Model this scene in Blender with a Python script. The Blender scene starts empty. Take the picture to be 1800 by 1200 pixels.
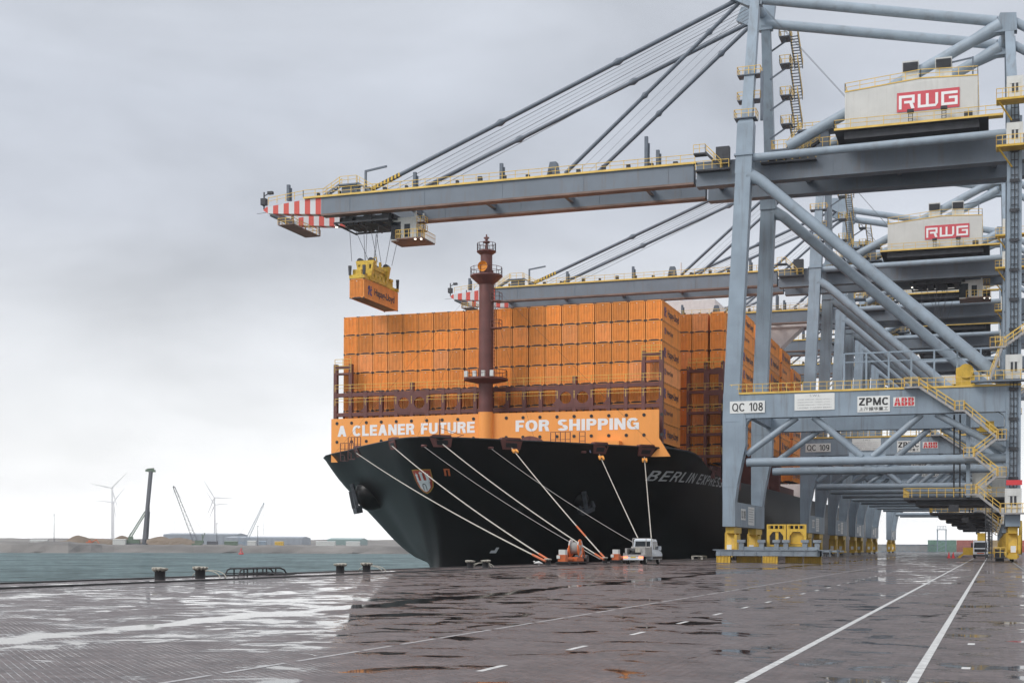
import bpy, bmesh, math, random
from mathutils import Vector, Matrix
random.seed(11)
C = bpy.context.scene.collection
scene = bpy.context.scene
R = math.radians

# ------------------------------------------------------------------ camera
THETA = math.atan(845/2400.0)
SN, CS = math.sin(THETA), math.cos(THETA)
cam_d = bpy.data.cameras.new('camera'); cam = bpy.data.objects.new('camera', cam_d); C.objects.link(cam)
cam.location = (0, 0, 1.7)
cam.matrix_world = Matrix.Translation((0, 0, 1.7)) @ Matrix.Rotation(THETA, 4, 'Z') @ Matrix.Rotation(R(90), 4, 'X') @ Matrix.Rotation(0.0045, 4, 'Z')
cam_d.sensor_width = 36.0; cam_d.lens = 48.0; cam_d.sensor_fit = 'HORIZONTAL'
cam_d.shift_x = 0.0; cam_d.shift_y = 359.2/1800.0
cam_d.clip_start = 0.1; cam_d.clip_end = 20000
scene.camera = cam

# ------------------------------------------------------------------ sky, sun, exposure
world = bpy.data.worlds.new('World'); scene.world = world; world.use_nodes = True
wt = world.node_tree; wt.nodes.clear()
def wn(t, **k):
    n = wt.nodes.new(t)
    for a, b in k.items(): setattr(n, a, b)
    return n
SUN_EL, SUN_AZ = R(42), R(150)
sky = wn('ShaderNodeTexSky', sky_type='NISHITA', sun_disc=False, sun_elevation=SUN_EL, sun_rotation=SUN_AZ)
tc = wn('ShaderNodeTexCoord'); sep = wn('ShaderNodeSeparateXYZ'); wt.links.new(tc.outputs['Generated'], sep.inputs[0])
mapn = wn('ShaderNodeMapping'); mapn.inputs['Scale'].default_value = (1.6, 1.6, 5.0); wt.links.new(tc.outputs['Generated'], mapn.inputs[0])
cl = wn('ShaderNodeTexNoise'); cl.inputs['Scale'].default_value = 1.5; cl.inputs['Detail'].default_value = 6; cl.inputs['Roughness'].default_value = .52; cl.inputs['Distortion'].default_value = .3
wt.links.new(mapn.outputs[0], cl.inputs['Vector'])
# cloud deck: pale near the horizon, greyer overhead
elr = wn('ShaderNodeValToRGB'); e = elr.color_ramp
e.elements[0].position = 0.0; e.elements[0].color = (1.15, 1.15, 1.155, 1)
e.elements[1].position = 1.0; e.elements[1].color = (1.15, 1.18, 1.22, 1)
for p_, c_ in ((.05, (1.0, 1.0, 1.005, 1)), (.10, (.79, .795, .81, 1)), (.16, (.635, .647, .675, 1)), (.225, (.475, .495, .54, 1)), (.30, (.45, .475, .525, 1)), (.40, (.50, .525, .57, 1)), (.6, (.85, .87, .92, 1))):
    q = e.elements.new(p_); q.color = c_
wt.links.new(sep.outputs['Z'], elr.inputs[0])
clr = wn('ShaderNodeMapRange'); clr.inputs['From Min'].default_value = .3; clr.inputs['From Max'].default_value = .7
clr.inputs['To Min'].default_value = .74; clr.inputs['To Max'].default_value = 1.26
wt.links.new(cl.outputs['Fac'], clr.inputs['Value'])
mul = wn('ShaderNodeMix', data_type='RGBA', blend_type='MULTIPLY'); mul.inputs['Factor'].default_value = 1
wt.links.new(elr.outputs[0], mul.inputs[6]); wt.links.new(clr.outputs[0], mul.inputs[7])
bgc = wn('ShaderNodeBackground'); bgc.inputs['Strength'].default_value = 1.0; wt.links.new(mul.outputs[2], bgc.inputs['Color'])
bgs = wn('ShaderNodeBackground'); bgs.inputs['Strength'].default_value = .08; wt.links.new(sky.outputs[0], bgs.inputs['Color'])
mixb = wn('ShaderNodeMixShader'); mixb.inputs[0].default_value = .88
wt.links.new(bgs.outputs[0], mixb.inputs[1]); wt.links.new(bgc.outputs[0], mixb.inputs[2])
wo = wn('ShaderNodeOutputWorld'); wt.links.new(mixb.outputs[0], wo.inputs['Surface'])

sl = bpy.data.lights.new('sun', 'SUN'); sl.energy = 1.4; sl.angle = R(25); sl.color = (1, .97, .93)
sun = bpy.data.objects.new('sun', sl); C.objects.link(sun)
# the sun stands behind and to the left of the camera, over the water
sd = Vector((-.52, -.62, .64)).normalized()
sun.rotation_euler = sd.to_track_quat('Z', 'Y').to_euler(); sun.location = (-40, -30, 200)
sky.sun_elevation = math.asin(sd.z); sky.sun_rotation = math.atan2(sd.x, sd.y)

scene.view_settings.view_transform = 'Standard'; scene.view_settings.look = 'None'
scene.view_settings.gamma = 1.0; scene.view_settings.exposure = 0.38
scene.cycles.max_bounces = 8; scene.cycles.volume_bounces = 4; scene.cycles.use_denoising = True

# ------------------------------------------------------------------ materials
def mat(name, col, rough=.55, metal=0., var=.12, vscale=1.2, dirt=None, dirt_amt=.0, dirt_scale=(3, 3, .25), bump=0., bscale=20, rand=0., spec=.5, coat=0.):
    m = bpy.data.materials.new(name); m.use_nodes = True; t = m.node_tree; N = t.nodes; L = t.links
    b = N['Principled BSDF']; b.inputs['Roughness'].default_value = rough; b.inputs['Metallic'].default_value = metal
    b.inputs['Specular IOR Level'].default_value = spec
    if coat: b.inputs['Coat Weight'].default_value = coat; b.inputs['Coat Roughness'].default_value = .15
    co = N.new('ShaderNodeTexCoord')
    nz = N.new('ShaderNodeTexNoise'); nz.inputs['Scale'].default_value = vscale; nz.inputs['Detail'].default_value = 5
    L.new(co.outputs['Object'], nz.inputs['Vector'])
    mr = N.new('ShaderNodeMapRange'); mr.inputs['From Min'].default_value = .3; mr.inputs['From Max'].default_value = .7
    mr.inputs['To Min'].default_value = 1-var; mr.inputs['To Max'].default_value = 1+var; L.new(nz.outputs['Fac'], mr.inputs['Value'])
    mx = N.new('ShaderNodeMix'); mx.data_type = 'RGBA'; mx.blend_type = 'MULTIPLY'; mx.inputs['Factor'].default_value = 1
    mx.inputs[6].default_value = (*col, 1); L.new(mr.outputs[0], mx.inputs[7]); out = mx.outputs[2]
    if rand:
        oi = N.new('ShaderNodeObjectInfo'); rr = N.new('ShaderNodeMapRange'); rr.inputs['To Min'].default_value = 1-rand; rr.inputs['To Max'].default_value = 1+rand
        L.new(oi.outputs['Random'], rr.inputs['Value'])
        hs = N.new('ShaderNodeHueSaturation'); L.new(rr.outputs[0], hs.inputs['Value'])
        r2 = N.new('ShaderNodeMath'); r2.operation = 'FRACT'; r3 = N.new('ShaderNodeMath'); r3.operation = 'MULTIPLY'; r3.inputs[1].default_value = 17.3
        L.new(oi.outputs['Random'], r3.inputs[0]); L.new(r3.outputs[0], r2.inputs[0])
        r4 = N.new('ShaderNodeValToRGB'); r4.color_ramp.elements[0].color = (.92, .92, .92, 1); r4.color_ramp.elements[1].color = (1, 1, 1, 1)
        r4.color_ramp.elements[0].position = 0.03; r4.color_ramp.elements[1].position = .25
        L.new(r2.outputs[0], r4.inputs[0]); L.new(r4.outputs[0], hs.inputs['Saturation'])
        L.new(out, hs.inputs['Color']); out = hs.outputs[0]
    if dirt:
        mp = N.new('ShaderNodeMapping'); mp.inputs['Scale'].default_value = dirt_scale; L.new(co.outputs['Object'], mp.inputs[0])
        n2 = N.new('ShaderNodeTexNoise'); n2.inputs['Scale'].default_value = 1; n2.inputs['Detail'].default_value = 6; n2.inputs['Roughness'].default_value = .65
        L.new(mp.outputs[0], n2.inputs['Vector'])
        m2 = N.new('ShaderNodeMapRange'); m2.inputs['From Min'].default_value = .52; m2.inputs['From Max'].default_value = .75
        m2.inputs['To Max'].default_value = dirt_amt; L.new(n2.outputs['Fac'], m2.inputs['Value'])
        m3 = N.new('ShaderNodeMix'); m3.data_type = 'RGBA'; m3.inputs[7].default_value = (*dirt, 1)
        L.new(m2.outputs[0], m3.inputs['Factor']); L.new(out, m3.inputs[6]); out = m3.outputs[2]
    L.new(out, b.inputs['Base Color'])
    if bump:
        n4 = N.new('ShaderNodeTexNoise'); n4.inputs['Scale'].default_value = bscale; n4.inputs['Detail'].default_value = 4; L.new(co.outputs['Object'], n4.inputs['Vector'])
        bp = N.new('ShaderNodeBump'); bp.inputs['Strength'].default_value = bump; bp.inputs['Distance'].default_value = .05
        L.new(n4.outputs['Fac'], bp.inputs['Height']); L.new(bp.outputs[0], b.inputs['Normal'])
    return m
def glow(name, col, s):
    m = bpy.data.materials.new(name); m.use_nodes = True; b = m.node_tree.nodes['Principled BSDF']
    b.inputs['Base Color'].default_value = (*col, 1); b.inputs['Emission Color'].default_value = (*col, 1); b.inputs['Emission Strength'].default_value = s
    return m
M = {}
M['crane'] = mat('crane_paint', (.245, .306, .368), .5, var=.13, vscale=.35, dirt=(.13, .12, .11), dirt_amt=.6, dirt_scale=(1.6, 1.6, .12))
M['crane_tube'] = mat('crane_tube_paint', (.265, .322, .378), .48, var=.10, vscale=.5, dirt=(.16, .155, .15), dirt_amt=.45, dirt_scale=(.8, .8, .8))
M['girder'] = mat('girder_paint', (.155, .185, .222), .55, var=.10, vscale=.3, dirt=(.16, .12, .10), dirt_amt=.45, dirt_scale=(1.5, 1.5, .15))
M['rust_under'] = mat('rusty_soffit', (.20, .135, .11), .7, var=.25, vscale=.4)
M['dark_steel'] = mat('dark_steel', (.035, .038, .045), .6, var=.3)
M['stay'] = mat('stay_paint', (.105, .13, .165), .5, var=.12)
M['cable'] = mat('wire_cable', (.10, .11, .13), .5, var=.1)
M['yellow'] = mat('yellow_paint', (.62, .40, .05), .5, var=.12, vscale=1.5, dirt=(.2, .11, .04), dirt_amt=.4, dirt_scale=(2, 2, 1))
M['rail_yellow'] = mat('railing_yellow', (.70, .47, .11), .55, var=.15, vscale=.8)
M['spreader'] = mat('spreader_yellow', (.60, .40, .035), .5, var=.2, vscale=2.2, dirt=(.06, .04, .03), dirt_amt=.75, dirt_scale=(1.5, 1.5, 1.5))
M['house'] = mat('clad_white', (.60, .60, .575), .6, var=.05, vscale=.6, dirt=(.42, .40, .36), dirt_amt=.35, dirt_scale=(2.5, 2.5, .12))
M['cabinet'] = mat('cabinet_white', (.58, .59, .57), .6, var=.06, dirt=(.35, .33, .3), dirt_amt=.4, dirt_scale=(3, 3, .4))
M['sign_white'] = mat('sign_white', (.72, .73, .71), .5, var=.03)
M['black_ink'] = mat('black_lettering', (.02, .02, .022), .5, var=.05)
M['grey_ink'] = mat('grey_lettering', (.33, .33, .34), .5, var=.05)
M['red_ink'] = mat('red_lettering', (.62, .05, .06), .5, var=.05)
M['logo_red'] = mat('logo_red', (.56, .075, .095), .55, var=.04)
M['white_ink'] = mat('white_lettering', (.80, .80, .80), .5, var=.03)
M['name_ink'] = mat('hull_name_paint', (.50, .51, .52), .5, var=.08)
M['blue_ink'] = mat('blue_emblem', (.02, .035, .20), .5, var=.08)
M['dark_ink'] = mat('dark_blue_lettering', (.012, .014, .04), .5, var=.08)
M['orange'] = mat('container_orange', (.82, .308, .056), .55, var=.10, vscale=.9, dirt=(.26, .12, .055), dirt_amt=.5, dirt_scale=(9.0, 1.0, .3), rand=.17)  # upright dirt streaks, also painting in the dark lines between the ribs
M['orange_plain'] = mat('breakwater_orange', (.88, .345, .075), .5, var=.04, vscale=.3, dirt=(.55, .22, .05), dirt_amt=.25, dirt_scale=(1.2, 1.2, .2))
M['maroon'] = mat('maroon_steel', (.135, .046, .040), .55, var=.18, vscale=.7, dirt=(.06, .03, .03), dirt_amt=.4, dirt_scale=(1.5, 1.5, .3))
M['hull'] = mat('hull_black', (.0036, .0036, .0040), .36, var=.15, vscale=.15, dirt=(.010, .010, .011), dirt_amt=.4, dirt_scale=(.5, .5, .05), bump=.04, bscale=.35, spec=.25)
M['ship_white'] = mat('ship_white', (.70, .64, .62), .5, var=.05, dirt=(.5, .42, .38), dirt_amt=.3, dirt_scale=(1, 1, .1))
M['glass'] = mat('dark_glass', (.012, .016, .02), .08, var=.1)
M['rope'] = mat('mooring_rope', (.44, .41, .36), .85, var=.15, vscale=2, bump=.4, bscale=40)
M['rope_dark'] = mat('worn_rope', (.26, .25, .24), .85, var=.15, vscale=2)
M['orange_gear'] = mat('orange_gear', (.52, .12, .035), .5, var=.25, vscale=2, dirt=(.12, .05, .03), dirt_amt=.6, dirt_scale=(2, 2, 2))
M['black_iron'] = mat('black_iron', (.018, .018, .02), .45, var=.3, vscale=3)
M['worn_cap'] = mat('worn_cap', (.36, .34, .29), .7, var=.25, vscale=5)
M['van_white'] = mat('van_white', (.62, .66, .70), .3, var=.04, coat=.5, dirt=(.35, .35, .35), dirt_amt=.3, dirt_scale=(1.5, 1.5, 1))
M['alu'] = mat('aluminium', (.36, .35, .34), .45, metal=.4, var=.15, vscale=3)
M['tyre'] = mat('tyre_rubber', (.02, .02, .02), .8, var=.2)
M['tail_red'] = glow('tail_lamp_glow', (1.0, .16, .06), 3.0)
M['lamp_white'] = glow('lamp_glow', (1.0, .97, .85), 2.0)
M['concrete'] = mat('concrete', (.26, .255, .25), .7, var=.2, vscale=.5)
M['far_green'] = mat('far_green', (.12, .17, .12), .6)
M['far_dark'] = mat('far_dark', (.10, .105, .12), .6)
M['turbine'] = mat('turbine_white', (.80, .80, .80), .5, var=.02)
M['sand'] = mat('spoil_sand', (.17, .13, .095), .9, var=.3, vscale=.05, bump=.6, bscale=.2)
M['buoy_red'] = mat('buoy_red', (.6, .06, .06), .5)
M['feather'] = mat('feather_white', (.7, .69, .66), .7)

# ------------------------------------------------------------------ mesh helpers
class MB:
    def __init__(s): s.v = []; s.f = []; s.mi = []; s.cur = 0
    def add(s, vs, fs):
        o = len(s.v); s.v += [tuple(p) for p in vs]; s.f += [tuple(i+o for i in f) for f in fs]; s.mi += [s.cur]*len(fs); return s
    def box(s, x0, x1, y0, y1, z0, z1):
        x0, x1 = sorted((x0, x1)); y0, y1 = sorted((y0, y1)); z0, z1 = sorted((z0, z1))
        return s.add([(x0,y0,z0),(x1,y0,z0),(x1,y1,z0),(x0,y1,z0),(x0,y0,z1),(x1,y0,z1),(x1,y1,z1),(x0,y1,z1)],
              [(0,3,2,1),(4,5,6,7),(0,1,5,4),(1,2,6,5),(2,3,7,6),(3,0,4,7)])
    def loft(s, secs, cap=True):
        n = len(secs[0]); vs = [p for q in secs for p in q]; fs = []
        for i in range(len(secs)-1):
            for j in range(n):
                k = (j+1) % n; fs.append((i*n+j, i*n+k, (i+1)*n+k, (i+1)*n+j))
        if cap: fs.append(tuple(range(n))[::-1]); fs.append(tuple((len(secs)-1)*n+j for j in range(n)))
        return s.add(vs, fs)
    def post(s, secs):   # [(cx, cy, z, wx, wy)] rectangular column
        return s.loft([[(x-a/2,y-b/2,z),(x+a/2,y-b/2,z),(x+a/2,y+b/2,z),(x-a/2,y+b/2,z)] for x,y,z,a,b in secs])
    def tube(s, pts, r, n=10, cap=True):
        pts = [Vector(p) for p in pts]; rs = r if isinstance(r, (list, tuple)) else [r]*len(pts); secs = []; ref = None
        for i, p in enumerate(pts):
            d = (pts[min(i+1, len(pts)-1)]-pts[max(i-1, 0)]).normalized()
            if ref is None or abs(ref.dot(d)) > .95: ref = Vector((0,0,1)) if abs(d.z) < .9 else Vector((1,0,0))
            a = (ref-d*ref.dot(d)).normalized(); b = d.cross(a); ref = a
            secs.append([p+(a*math.cos(2*math.pi*k/n+.4)+b*math.sin(2*math.pi*k/n+.4))*rs[i] for k in range(n)])
        return s.loft(secs, cap)
    def bar(s, p, q, w, h=None): # rectangular bar, h is the upright size
        h = h or w; p, q = Vector(p), Vector(q); d = (q-p).normalized()
        up = Vector((0,0,1)) if abs(d.z) < .97 else Vector((0,1,0))
        a = d.cross(up).normalized(); b = a.cross(d)
        return s.loft([[c+a*i*w/2+b*j*h/2 for i, j in ((-1,-1),(1,-1),(1,1),(-1,1))] for c in (p, q)])
    def cyl(s, c, axis, r, h, n=16, r2=None):
        c = Vector(c); ax = {'x': Vector((1,0,0)), 'y': Vector((0,1,0)), 'z': Vector((0,0,1))}[axis] if isinstance(axis, str) else Vector(axis).normalized()
        return s.tube([c-ax*h/2, c+ax*h/2], [r, r if r2 is None else r2], n)
    def lathe(s, c, prof, n=16):
        secs = [[(c[0]+r*math.cos(2*math.pi*k/n), c[1]+r*math.sin(2*math.pi*k/n), c[2]+z) for k in range(n)] for r, z in prof]
        return s.loft(secs)
    def prism(s, poly, axis, a0, a1): # poly in the two other axes, extruded along axis
        def P(p, a): return {'x': (a,p[0],p[1]), 'y': (p[0],a,p[1]), 'z': (p[0],p[1],a)}[axis]
        return s.loft([[P(p, a0) for p in poly], [P(p, a1) for p in poly]])
    def rail(s, pts, h=1.1, step=2.0, w=.07, mid=True, posts=True):
        for p, q in zip(pts[:-1], pts[1:]):
            p, q = Vector(p), Vector(q); L = (q-p).length; up = Vector((0,0,1))
            s.bar(p+up*h, q+up*h, w)
            if mid: s.bar(p+up*h*.52, q+up*h*.52, w*.8)
            if posts:
                k = max(1, round(L/step))
                for i in range(k+1):
                    c = p+(q-p)*i/k; s.bar(c, c+up*h, w)
        return s
    def build(s, name, m, parent=None, org=(0,0,0), smooth=False):
        me = bpy.data.meshes.new(name); o = Vector(org)
        me.from_pydata([tuple(Vector(p)-o) for p in s.v], [], s.f)
        for k in (m if isinstance(m, (list, tuple)) else [m]): me.materials.append(k)
        if isinstance(m, (list, tuple)): me.polygons.foreach_set('material_index', s.mi)
        bm = bmesh.new(); bm.from_mesh(me); bmesh.ops.recalc_face_normals(bm, faces=bm.faces); bm.to_mesh(me); bm.free()
        if smooth:
            me.polygons.foreach_set('use_smooth', [True]*len(me.polygons)); me.set_sharp_from_angle(angle=R(40))
        ob = bpy.data.objects.new(name, me); C.objects.link(ob)
        if parent is not None: ob.parent = parent
        return ob
def tag(o, label=None, cat=None, group=None, kind=None):
    if label: o['label'] = label
    if cat: o['category'] = cat
    if group: o['group'] = group
    if kind: o['kind'] = kind
    return o
def empty(name, loc, label, cat, group=None, rz=0):
    o = bpy.data.objects.new(name, None); C.objects.link(o); o.location = loc; o.rotation_euler = (0,0,rz); o.empty_display_size = .5
    return tag(o, label, cat, group)
def copy_tree(o, parent=None):
    c = o.copy(); C.objects.link(c); c.parent = parent
    for ch in list(o.children): copy_tree(ch, c)
    return c
TXT = {}
def text_geo(s, bold=0., shear=0., space=1.):
    k = (s, bold, shear, space)
    if k in TXT: return TXT[k]
    cu = bpy.data.curves.new('t', 'FONT'); cu.body = s; cu.size = 1; cu.offset = bold; cu.shear = shear; cu.space_character = space; cu.resolution_u = 3
    ob = bpy.data.objects.new('t', cu); C.objects.link(ob); dg = bpy.context.evaluated_depsgraph_get(); dg.update()
    me = bpy.data.meshes.new_from_object(ob.evaluated_get(dg)); bpy.data.objects.remove(ob); bpy.data.curves.remove(cu)
    bm = bmesh.new(); bm.from_mesh(me); bmesh.ops.remove_doubles(bm, verts=bm.verts, dist=1e-4)
    bmesh.ops.dissolve_limit(bm, angle_limit=R(1), verts=bm.verts, edges=bm.edges)
    bmesh.ops.triangulate(bm, faces=bm.faces)
    v = [(p.co.x, p.co.y) for p in bm.verts]; f = [tuple(q.index for q in p.verts) for p in bm.faces]; bm.free(); bpy.data.meshes.remove(me)
    x0, x1 = min(p[0] for p in v), max(p[0] for p in v); y0, y1 = min(p[1] for p in v), max(p[1] for p in v)
    TXT[k] = ([((x-x0)/(x1-x0), (y-y0)/(y1-y0)) for x, y in v], f); return TXT[k]
def lettering(mb, s, o, rv, uv, **k):  # fit the words into the rectangle o, o+rv, o+uv
    v, f = text_geo(s, **k); o, rv, uv = Vector(o), Vector(rv), Vector(uv)
    return mb.add([o+rv*a+uv*b for a, b in v], f)

# grotesque block letters drawn from strokes; every stroke is a piece of its own, lifted a hair so none share a plane
def glyph(ch, t=.2):
    """pieces [(verts, faces)] in cap-height units, and the advance width"""
    out = []
    def poly(p): out.append((list(p), [tuple(range(len(p)))]))
    def rect(x0, y0, x1, y1): poly([(x0,y0),(x1,y0),(x1,y1),(x0,y1)])
    def diag(x0, y0, x1, y1, w): poly([(x0,y0),(x0+w,y0),(x1+w,y1),(x1,y1)])
    def arc(cx, cy, rx, ry, a0, a1, n=14, e=.85, tx=None, ty=None):
        v = []; tx = tx or t; ty = ty or t*.9
        for i in range(n+1):
            a = math.radians(a0+(a1-a0)*i/n); c, s_ = math.cos(a), math.sin(a); c = math.copysign(abs(c)**e, c); s_ = math.copysign(abs(s_)**e, s_)
            v += [(cx+rx*c, cy+ry*s_), (cx+(rx-tx)*c, cy+(ry-ty)*s_)]
        out.append((v, [(2*i, 2*i+2, 2*i+3, 2*i+1) for i in range(n)]))
    h = t*.92
    if ch == 'A': w = .78; diag(0,0,.39-t*.55,1,t*1.1); diag(w-t*1.1,0,.39-t*.55,1,t*1.1); rect(.2,.22,.58,.22+h)
    elif ch == 'B': w = .70; rect(0,0,t,1); rect(t,0,.4,h); rect(t,1-h,.4,1); rect(t,.5-h/2,.4,.5+h/2); arc(.40,.27,.30,.27,-90,90); arc(.38,.75,.28,.25,-90,90)
    elif ch == 'C': w = .74; arc(.38,.5,.38,.5,38,322,26)
    elif ch == 'E': w = .62; rect(0,0,t,1); rect(t,0,w,h); rect(t,1-h,w,1); rect(t,.5-h/2,w*.94,.5+h/2)
    elif ch == 'F': w = .58; rect(0,0,t,1); rect(t,1-h,w,1); rect(t,.5-h*.6,w*.9,.5+h*.4)
    elif ch == 'G': w = .77; arc(.39,.5,.39,.5,38,330,26); rect(.42,.40,.77,.40+h*.9); rect(.77-t*.8,0,.77,.40)
    elif ch == 'H': w = .72; rect(0,0,t,1); rect(w-t,0,w,1); rect(t,.5-h/2,w-t,.5+h/2)
    elif ch == 'I': w = t; rect(0,0,t,1)
    elif ch == 'L': w = .58; rect(0,0,t,1); rect(t,0,w,h)
    elif ch == 'M': w = .86; rect(0,0,t*.9,1); rect(w-t*.9,0,w,1); diag(.43-t*.5,0,0,1,t*1.0); diag(.43-t*.5,0,w-t,1,t*1.0)
    elif ch == 'N': w = .72; rect(0,0,t*.95,1); rect(w-t*.95,0,w,1); diag(w-t*1.05,0,0,1,t*1.05)
    elif ch in 'OQ0':
        w = .80 if ch != '0' else .58; arc(w/2,.5,w/2,.5,0,360,32,.9 if ch != '0' else .8)
        if ch == 'Q': diag(.72,-.06,.45,.25,t*.9)
    elif ch == 'P': w = .66; rect(0,0,t,1); rect(t,1-h,.36,1); rect(t,.40,.36,.40+h); arc(.36,.70,.30,.30,-90,90)
    elif ch == 'R': w = .70; rect(0,0,t,1); rect(t,1-h,.38,1); rect(t,.42,.38,.42+h); arc(.38,.71,.30,.29,-90,90); diag(w-t*1.02,0,.36,.42,t*1.02)
    elif ch == 'S': w = .68; arc(.34,.735,.32,.265,25,270,20); arc(.34,.265,.34,.265,90,-160,20)
    elif ch == 'T': w = .64; rect(w/2-t/2,0,w/2+t/2,1-h); rect(0,1-h,w,1)
    elif ch == 'U': w = .72; rect(0,.35,t,1); rect(w-t,.35,w,1); arc(w/2,.36,w/2,.36,180,360,18)
    elif ch == 'X': w = .74; diag(0,0,w-t*1.25,1,t*1.25); diag(w-t*1.25,0,0,1,t*1.25)
    elif ch == 'Z': w = .66; rect(0,0,w,h); rect(0,1-h,w,1); diag(0,h,w-t*1.3,1-h,t*1.3)
    elif ch == '1': w = .36; rect(w-t,0,w,1); poly([(0,.70),(w-t,.86),(w-t,1),(w-t*1.3,.98),(0,.84)])
    elif ch == '8': w = .58; arc(.29,.28,.29,.28,0,360,24); arc(.29,.76,.26,.24,0,360,24)
    elif ch == '9': w = .58; arc(.29,.66,.29,.34,0,360,24); arc(.29,.5,.29,.5,-120,5,14)
    else: w = .44
    return out, w
WORD = {}
def words(s, t=.2, space=.12, shear=0.):
    """pieces in the unit square"""
    x = 0; pcs = []; n = 0
    for ch in s:
        g, w = glyph(ch, t); n += ch == ' '
        for v, f in g: pcs.append(([(x+a+shear*b, b) for a, b in v], f)); WORD[id(pcs[-1][0])] = n
        x += w+space*(1 if ch != ' ' else .2)
    W_ = max(a for v, f in pcs for a, b in v)
    out = [([(a/W_, b) for a, b in v], f) for v, f in pcs]; words.index = [WORD[id(v)] for v, f in pcs]; return out
def block(mb, s, o, rv, uv, t=.2, space=.12):
    o, rv, uv = Vector(o), Vector(rv), Vector(uv); n = rv.cross(uv).normalized()
    for k, (v, f) in enumerate(words(s, t, space)): mb.add([o+rv*a+uv*b+n*.002*(k % 7) for a, b in v], f)
def shore(u, d, z):   # lateral place u (0 = straight ahead of the quay-end view) and distance d across the basin
    a = (u-900)*d/2400.0; return Vector((a*CS-d*SN, a*SN+d*CS, z))
# ------------------------------------------------------------------ ground, quay, water
QE = -38.0
def quay_material():
    m = bpy.data.materials.new('wet_brick_paving'); m.use_nodes = True; t = m.node_tree; N = t.nodes; L = t.links
    b = N['Principled BSDF']; co = N.new('ShaderNodeTexCoord')
    def noise(scale, detail=4, rough=.5, vec=None, dist=0.):
        n = N.new('ShaderNodeTexNoise'); n.inputs['Scale'].default_value = scale; n.inputs['Detail'].default_value = detail
        n.inputs['Roughness'].default_value = rough; n.inputs['Distortion'].default_value = dist; L.new(vec or co.outputs['Object'], n.inputs['Vector']); return n.outputs['Fac']
    def rng(v, a, c, lo=0., hi=1.):
        n = N.new('ShaderNodeMapRange'); n.inputs['From Min'].default_value = a; n.inputs['From Max'].default_value = c
        n.inputs['To Min'].default_value = lo; n.inputs['To Max'].default_value = hi; L.new(v, n.inputs['Value']); return n.outputs[0]
    def math_(op, a, c):
        n = N.new('ShaderNodeMath'); n.operation = op; n.use_clamp = False
        for i, x in enumerate((a, c)):
            if isinstance(x, (int, float)): n.inputs[i].default_value = x
            else: L.new(x, n.inputs[i])
        return n.outputs[0]
    mp = N.new('ShaderNodeMapping'); mp.inputs['Rotation'].default_value = (0, 0, R(45)); L.new(co.outputs['Object'], mp.inputs[0])
    br = N.new('ShaderNodeTexBrick'); L.new(mp.outputs[0], br.inputs['Vector'])
    br.inputs['Scale'].default_value = 1.0; br.inputs['Brick Width'].default_value = .215; br.inputs['Row Height'].default_value = .105
    br.inputs['Mortar Size'].default_value = .007; br.inputs['Mortar Smooth'].default_value = .3
    br.inputs['Color1'].default_value = (.138, .112, .110, 1); br.inputs['Color2'].default_value = (.096, .080, .080, 1); br.inputs['Mortar'].default_value = (.06, .055, .055, 1)
    big = noise(.09, 4, .55); mid = noise(.42, 7, .62, dist=.6); fin = noise(2.2, 5, .65)
    # shallow basins that hold water: low spots of the paving, and the drain channel along x = -16.6
    low = math_('ADD', math_('MULTIPLY', mid, .58), math_('ADD', math_('MULTIPLY', big, .26), math_('MULTIPLY', fin, .16)))
    sp = N.new('ShaderNodeSeparateXYZ'); L.new(co.outputs['Object'], sp.inputs[0])
    wob = math_('MULTIPLY', math_('SUBTRACT', noise(.12, 3), .5), 3.2)
    dx = math_('ABSOLUTE', math_('ADD', math_('ADD', sp.outputs['X'], 16.6), wob), 0)
    chan = math_('MULTIPLY', rng(dx, .15, .7, 1, 0), .12)
    west = rng(sp.outputs['X'], -9.0, -17.0, 0, .05)      # the apron falls gently towards the water side and holds more rain there
    low = math_('ADD', math_('ADD', low, chan), west)
    small = noise(.75, 6, .6, dist=.8)
    low = math_('MAXIMUM', low, math_('ADD', math_('MULTIPLY', small, .79), math_('MULTIPLY', big, .26)))
    pud = rng(low, .55, .61)
    damp = rng(low, .40, .56)
    wet_brick = rng(fin, .35, .7, .50, .68)
    # joints hold a film of water
    joint = br.outputs['Fac']
    r0 = N.new('ShaderNodeMix'); r0.data_type = 'FLOAT'; L.new(joint, r0.inputs[0]); L.new(wet_brick, r0.inputs[2]); L.new(rng(noise(1.3, 3), .35, .65, .07, .42), r0.inputs[3])
    r1 = N.new('ShaderNodeMix'); r1.data_type = 'FLOAT'; L.new(pud, r1.inputs[0]); L.new(r0.outputs[0], r1.inputs[2]); r1.inputs[3].default_value = .03
    L.new(r1.outputs[0], b.inputs['Roughness'])
    stain = rng(noise(.8, 5, .6), .35, .7, .8, 1.15)
    m1 = N.new('ShaderNodeMix'); m1.data_type = 'RGBA'; m1.blend_type = 'MULTIPLY'; m1.inputs['Factor'].default_value = 1; L.new(br.outputs['Color'], m1.inputs[6]); L.new(stain, m1.inputs[7])
    m2 = N.new('ShaderNodeMix'); m2.data_type = 'RGBA'; m2.blend_type = 'MULTIPLY'; L.new(pud, m2.inputs['Factor']); L.new(m1.outputs[2], m2.inputs[6]); m2.inputs[7].default_value = (.40, .38, .37, 1)
    L.new(m2.outputs[2], b.inputs['Base Color'])
    h = math_('SUBTRACT', math_('MULTIPLY', fin, .25), joint)
    dry = math_('SUBTRACT', 1.0, pud)
    bp = N.new('ShaderNodeBump'); bp.inputs['Distance'].default_value = .006; L.new(math_('MULTIPLY', dry, .55), bp.inputs['Strength']); L.new(h, bp.inputs['Height'])
    L.new(bp.outputs[0], b.inputs['Normal'])
    b.inputs['Specular IOR Level'].default_value = .5; b.inputs['IOR'].default_value = 1.36
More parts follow.
